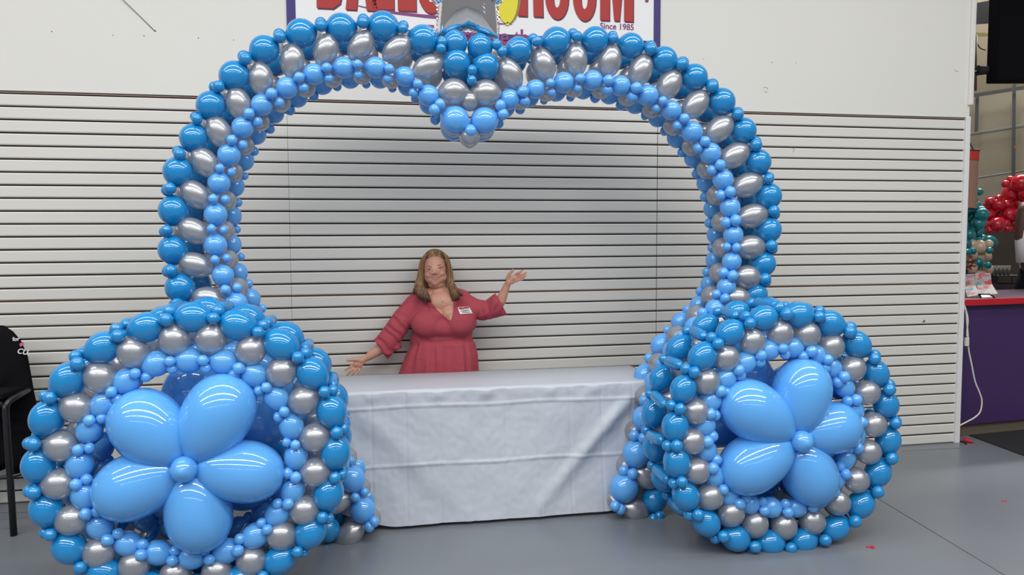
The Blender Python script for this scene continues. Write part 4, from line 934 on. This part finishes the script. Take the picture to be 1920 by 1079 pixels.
# dress
d = Blob(); G_ = .010
d.chain([L(783, 563, .03), L(800, 559, .02), L(824, 560, .02), L(850, 557, .02), L(866, 560, .03)], [.058, .062, .062, .062, .058])
d.ball(L(825, 582, .03), (.190, .100, .110)); d.ball(L(829, 568, -.015), (.112, .083, .083)); d.ball(L(829, 632, .035), (.203, .125, .12)); d.ball(L(832, 655, .03), (.195, .125, .09))
for px, py in ((802, 607), (862, 604)): d.ball(L(px, py, -.045), (.108, .106, .092)); d.ball(L((px+829)/2, py-13, -.048), (.066, .078, .060))
d.ball(L(832, 612, -.04), (.14, .095, .07))
sk = [L(831, 660, .0), L(824, 700, .0), L(820, 740, .01)]
for t in np.linspace(0, 1, 70):
    z = 645+t*330; w = .195+.085*min(1, t*3.2)+.03*t; d.ball(L(832-12*min(1, t*5), z, .025), (w, min(.135, .12+.01*t), .05))
d.chain([L(779, 570, .03), L(756, 598, .0), L(737, 626, -.02), L(721, 647, -.04), L(713.5, 655.5, -.05)], [.066, .069, .070, .066, .062])
d.chain([L(737, 626, -.02), L(719, 651, -.04), L(713, 655.5, -.05)], [.068, .074, .078], (1, .75, 1)); d.ball(L(740, 648, -.02), (.045, .045, .045))
d.chain([L(868, 566, .03), L(890, 579, .0), L(915, 582, -.015), L(932, 576, -.03), L(938, 573, -.04)], [.062, .063, .060, .058, .056])
d.chain([L(915, 582, -.015), L(934, 573, -.03), L(939, 570.5, -.04)], [.060, .074, .078], (1, .75, 1)); d.ball(L(905, 592, .0), (.05, .045, .034))
dm = d.mesh('dress', 0.0052, 4)
# shaping: gathers below the bust seam, soft folds on the sleeves
cx = L(830, 650, .03)
SEAM = [(740, 622), (765, 626), (785, 640), (810, 648), (840, 645.5), (870, 638), (893, 634), (930, 634)]
def seam(px):
    for (x0, y0), (x1, y1) in zip(SEAM[:-1], SEAM[1:]):
        if px <= x1: return y0+(y1-y0)*max(0, px-x0)/(x1-x0)
    return 634
bmd = bmesh.new(); bmd.from_mesh(dm)
for v in bmd.verts:
    q = v.co-cx; x = q.dot(HR); f = q.dot(HF); z = v.co.z; px, py = to_px(v.co); dy = py-seam(px)
    arm = px < 728 or px > 905 or (px < 768 and py < 668-(px-728)*.62)
    n = V((HR*x*0.5+HF*f)).normalized()
    if not arm and dy > 0 and 735 < px < 903:
        t = min(1, dy/9); th = math.atan2(x, -f); w1 = noise.noise(V((th*2.2, z*1.5, 0)))*3
        a = .0085*t*(math.sin(th*23+w1+z*6)*.55*(.6+.8*noise.noise(V((th*5, z*3, 2))))+math.sin(th*8.5+z*9+w1)*.55)
        v.co += n*(a+.014*min(1, dy/30))
    elif not arm and dy > -14 and 745 < px < 900:
        v.co -= n*.009*max(0, 1-abs(dy+5)/9)
    elif arm or px > 885:
        sgn = 1 if px < 800 else -1; al = ((px-781)*(-.68)+(py-571)*.73) if px < 800 else ((px-868)*.95+(py-567)*.3)
        msk = max(0, min(1, (al-22)/25))
        v.co += HF*(.0065*msk*math.sin(al*.42+4*noise.noise(V((px*.045, py*.045, 3))))+.004*noise.noise(V((px*.07, py*.05, 1))))
    else: v.co += HF*(.003*noise.noise(v.co*14))
neck = [(796, 530), (801, 552), (808, 567), (818, 580), (831, 593), (843.5, 602.5), (847, 600), (850.5, 585), (851.5, 570), (853.5, 530)]
def slice_(p, q_):
    a_, b2 = ray(*p), ray(*q_); n = a_.cross(b2).normalized()
    bmesh.ops.bisect_plane(bmd, geom=bmd.verts[:]+bmd.edges[:]+bmd.faces[:], plane_co=CAM, plane_no=n, dist=1e-6)
for p_, q_ in zip(neck[1:], neck[2:]): slice_(p_, q_)
slice_((700.3, 636.4), (726.5, 673.9)); slice_((929, 550), (951, 590.6))
kill = []
for f in bmd.faces:
    c = f.calc_center_median(); px, py = to_px(c)
    if (c-CAM).dot(HF) < PF+.03 and inside(px, py, neck): kill.append(f)
    elif px < 735 and ((px-700.3)*(-.8197)+(py-636.4)*.5728) > 0: kill.append(f)
    elif px > 920 and ((px-929)*.8794-(py-550)*.4765) > 0: kill.append(f)
bmesh.ops.delete(bmd, geom=kill, context='FACES'); bmd.to_mesh(dm); bmd.free()
dm.materials.clear(); dm.materials.append(M['dress'])
dress = link('dress', dm, root)
so = dress.modifiers.new('solid', 'SOLIDIFY'); so.thickness = .003; so.offset = -1
bv2 = BVHTree.FromPolygons([v.co[:] for v in dm.vertices], [p.vertices[:] for p in dm.polygons])
def surf2(px, py, off=0.0):
    dd = ray(px, py).normalized(); h = bv2.ray_cast(CAM, dd); h2 = bvh.ray_cast(CAM, dd)
    hh = min([q for q in (h, h2) if q[0] is not None], key=lambda q: q[3]); return hh[0]-dd*off
bm = bmesh.new(); add_tube(bm, [surf2(x, y, .001) for x, y in ((812, 573), (820, 582.5), (831, 593.5), (843.8, 603), (847.5, 599.5), (850.8, 585), (851.8, 572))], .0022, 8)
bm_obj('neckline', bm, M['dress'], dress, smooth=True)
tube('cleavage', [surf(x, y, .0003) for x, y in ((838, 590), (841, 596), (843.5, 601))], [.0006, .0014, .0018], M['skindark'], body, 6)
# hair
h = Blob()
h.ball(L(815.5, 491, .035), (.083, .083, .083)); h.ball(L(815.5, 484, .018), (.073, .074, .057))
h.chain([L(815, 500, .06), L(816, 530, .075), L(818, 545, .085)], [.075, .075, .072], (1.05, .75, 1))
h.chain([L(812, 472.5, -.030), L(802, 475, -.040), L(795.5, 482, -.040), L(792.5, 491, -.035)], [.008, .010, .012, .013])
h.chain([L(819, 472.5, -.030), L(830, 475, -.040), L(837, 482, -.040), L(839.5, 491, -.035)], [.008, .010, .012, .013])
h.chain([L(792.5, 490, -.03), L(789.5, 506, -.02), L(788.5, 522, -.02), L(786, 537, -.035), L(789, 550, -.06), L(797, 559, -.075)], [.017, .019, .025, .032, .034, .020])
h.chain([L(783, 538, -.01), L(775, 549, -.02)], [.02, .010]); h.chain([L(795, 545, -.06), L(806, 564, -.085)], [.02, .010]); h.chain([L(790, 552, -.065), L(798, 567, -.08)], [.02, .009])
h.chain([L(839.5, 490, -.03), L(842.5, 506, -.02), L(844.5, 523, -.02), L(847, 538, -.035), L(852, 549, -.06), L(856, 556, -.07)], [.017, .018, .021, .026, .029, .022])
h.chain([L(855, 545, -.03), L(866, 552, -.035)], [.018, .009]); h.chain([L(849, 550, -.07), L(850, 563, -.08)], [.018, .008]); h.chain([L(856, 552, -.06), L(860, 562, -.07)], [.016, .008])
hm = h.mesh('hair', 0.0046, 2)
bmh = bmesh.new(); bmh.from_mesh(hm)
for v in bmh.verts:
    px, py = to_px(v.co); v.co += HF*(-.0016*math.sin(px*2.1+2.2*math.sin(py*.06)) if (v.co-CAM).dot(HF) < PF+.03 else 0)+HR*(.0012*math.sin(py*.2))
bmh.to_mesh(hm); bmh.free(); hm.materials.clear(); hm.materials.append(M['hair']); link('hair', hm, root)
# necklace, name badge, ring
nk = tube('necklace', [surf2(x, y, .0018) for x, y in ((811, 548), (816, 554), (822, 560), (829.5, 565), (836, 561.5), (841, 556))], .0011, mat('silver_chain', (.5, .5, .5), .3), root, 6)
for x, y, r in ((830, 566.5, .004), (832, 571, .0045)):
    bm = bmesh.new(); bmesh.ops.create_icosphere(bm, subdivisions=2, radius=r, matrix=Matrix.Translation(surf2(x, y, .004))); bm_obj('pendant', bm, M['chrome'], nk, smooth=True)
def patch(name, pts, m_, off, par, th=.0012, nseg=5):
    (a, b_, c, e) = pts; bm = bmesh.new(); g = []
    for i in range(nseg+1):
        t = i/nseg; row = []
        for k in range(nseg+1):
            s_ = k/nseg; x = (a[0]*(1-t)+b_[0]*t)*(1-s_)+(e[0]*(1-t)+c[0]*t)*s_; y = (a[1]*(1-t)+b_[1]*t)*(1-s_)+(e[1]*(1-t)+c[1]*t)*s_
            row.append(bm.verts.new(surf2(x, y, off)))
        g.append(row)
    for i in range(nseg):
        for k in range(nseg): bm.faces.new((g[i][k], g[i][k+1], g[i+1][k+1], g[i+1][k]))
    bmesh.ops.recalc_face_normals(bm, faces=bm.faces); bmesh.ops.solidify(bm, geom=bm.faces[:], thickness=th); return bm_obj(name, bm, m_, par)
bd = patch('name_badge', [(857.8, 577.2), (879.5, 575.0), (886, 588.3), (862.5, 589.6)], M['white'], .006, root)
patch('badge_stripe', [(860, 577.6), (879, 575.6), (880, 578.4), (861, 580.2)], M['lred'], .0100, bd, .0004)
patch('badge_line', [(867, 586.6), (881, 585.6), (881.3, 586.4), (867.3, 587.4)], M['galv'], .0100, bd, .0004)
p = surf2(864.3, 584.8, .013); cu = bpy.data.curves.new('lettering', 'FONT'); cu.body = 'Cheryl'; cu.size = .0195; cu.extrude = .0002; cu.offset = .0004; cu.materials.append(M['iris'])
link('lettering', cu, bd, Matrix.Translation(p) @ Matrix(((HR.x, 0, -HF.x, 0), (HR.y, 0, -HF.y, 0), (0, 1, 0, 0), (0, 0, 0, 1))) @ Matrix.Rotation(.06, 4, 'Z'))
for x, y in ((661, 695.5), (978, 520.5)):
    c = surf(x, y); dd = V((-.7, 0, .7)) if x < 800 else HR
    bm = bmesh.new(); add_tube(bm, [c+HF*.007+(HF*math.cos(a)*-.0088+V((0, 0, 1))*math.sin(a)*.0088) for a in [2*PI*k/16 for k in range(17)]], .0012, 6); bm_obj('ring', bm, M['chrome'], body, smooth=True)

# ------------------------------------------------------------------ flat lettering and cut-out shapes become meshes
bpy.context.view_layer.update(); dg = bpy.context.evaluated_depsgraph_get()
for o in [q for q in bpy.data.objects if q.type in ('CURVE', 'FONT')]:
    me = bpy.data.meshes.new_from_object(o.evaluated_get(dg)); n_ = o.name; kd = o.name.startswith('lettering'); par = o.parent; mb = o.matrix_basis.copy()
    bpy.data.objects.remove(o, do_unlink=True)
    q = bpy.data.objects.new(n_, me); COL.objects.link(q); q.parent = par; q.matrix_basis = mb
    if kd: q['kind'] = 'stuff'
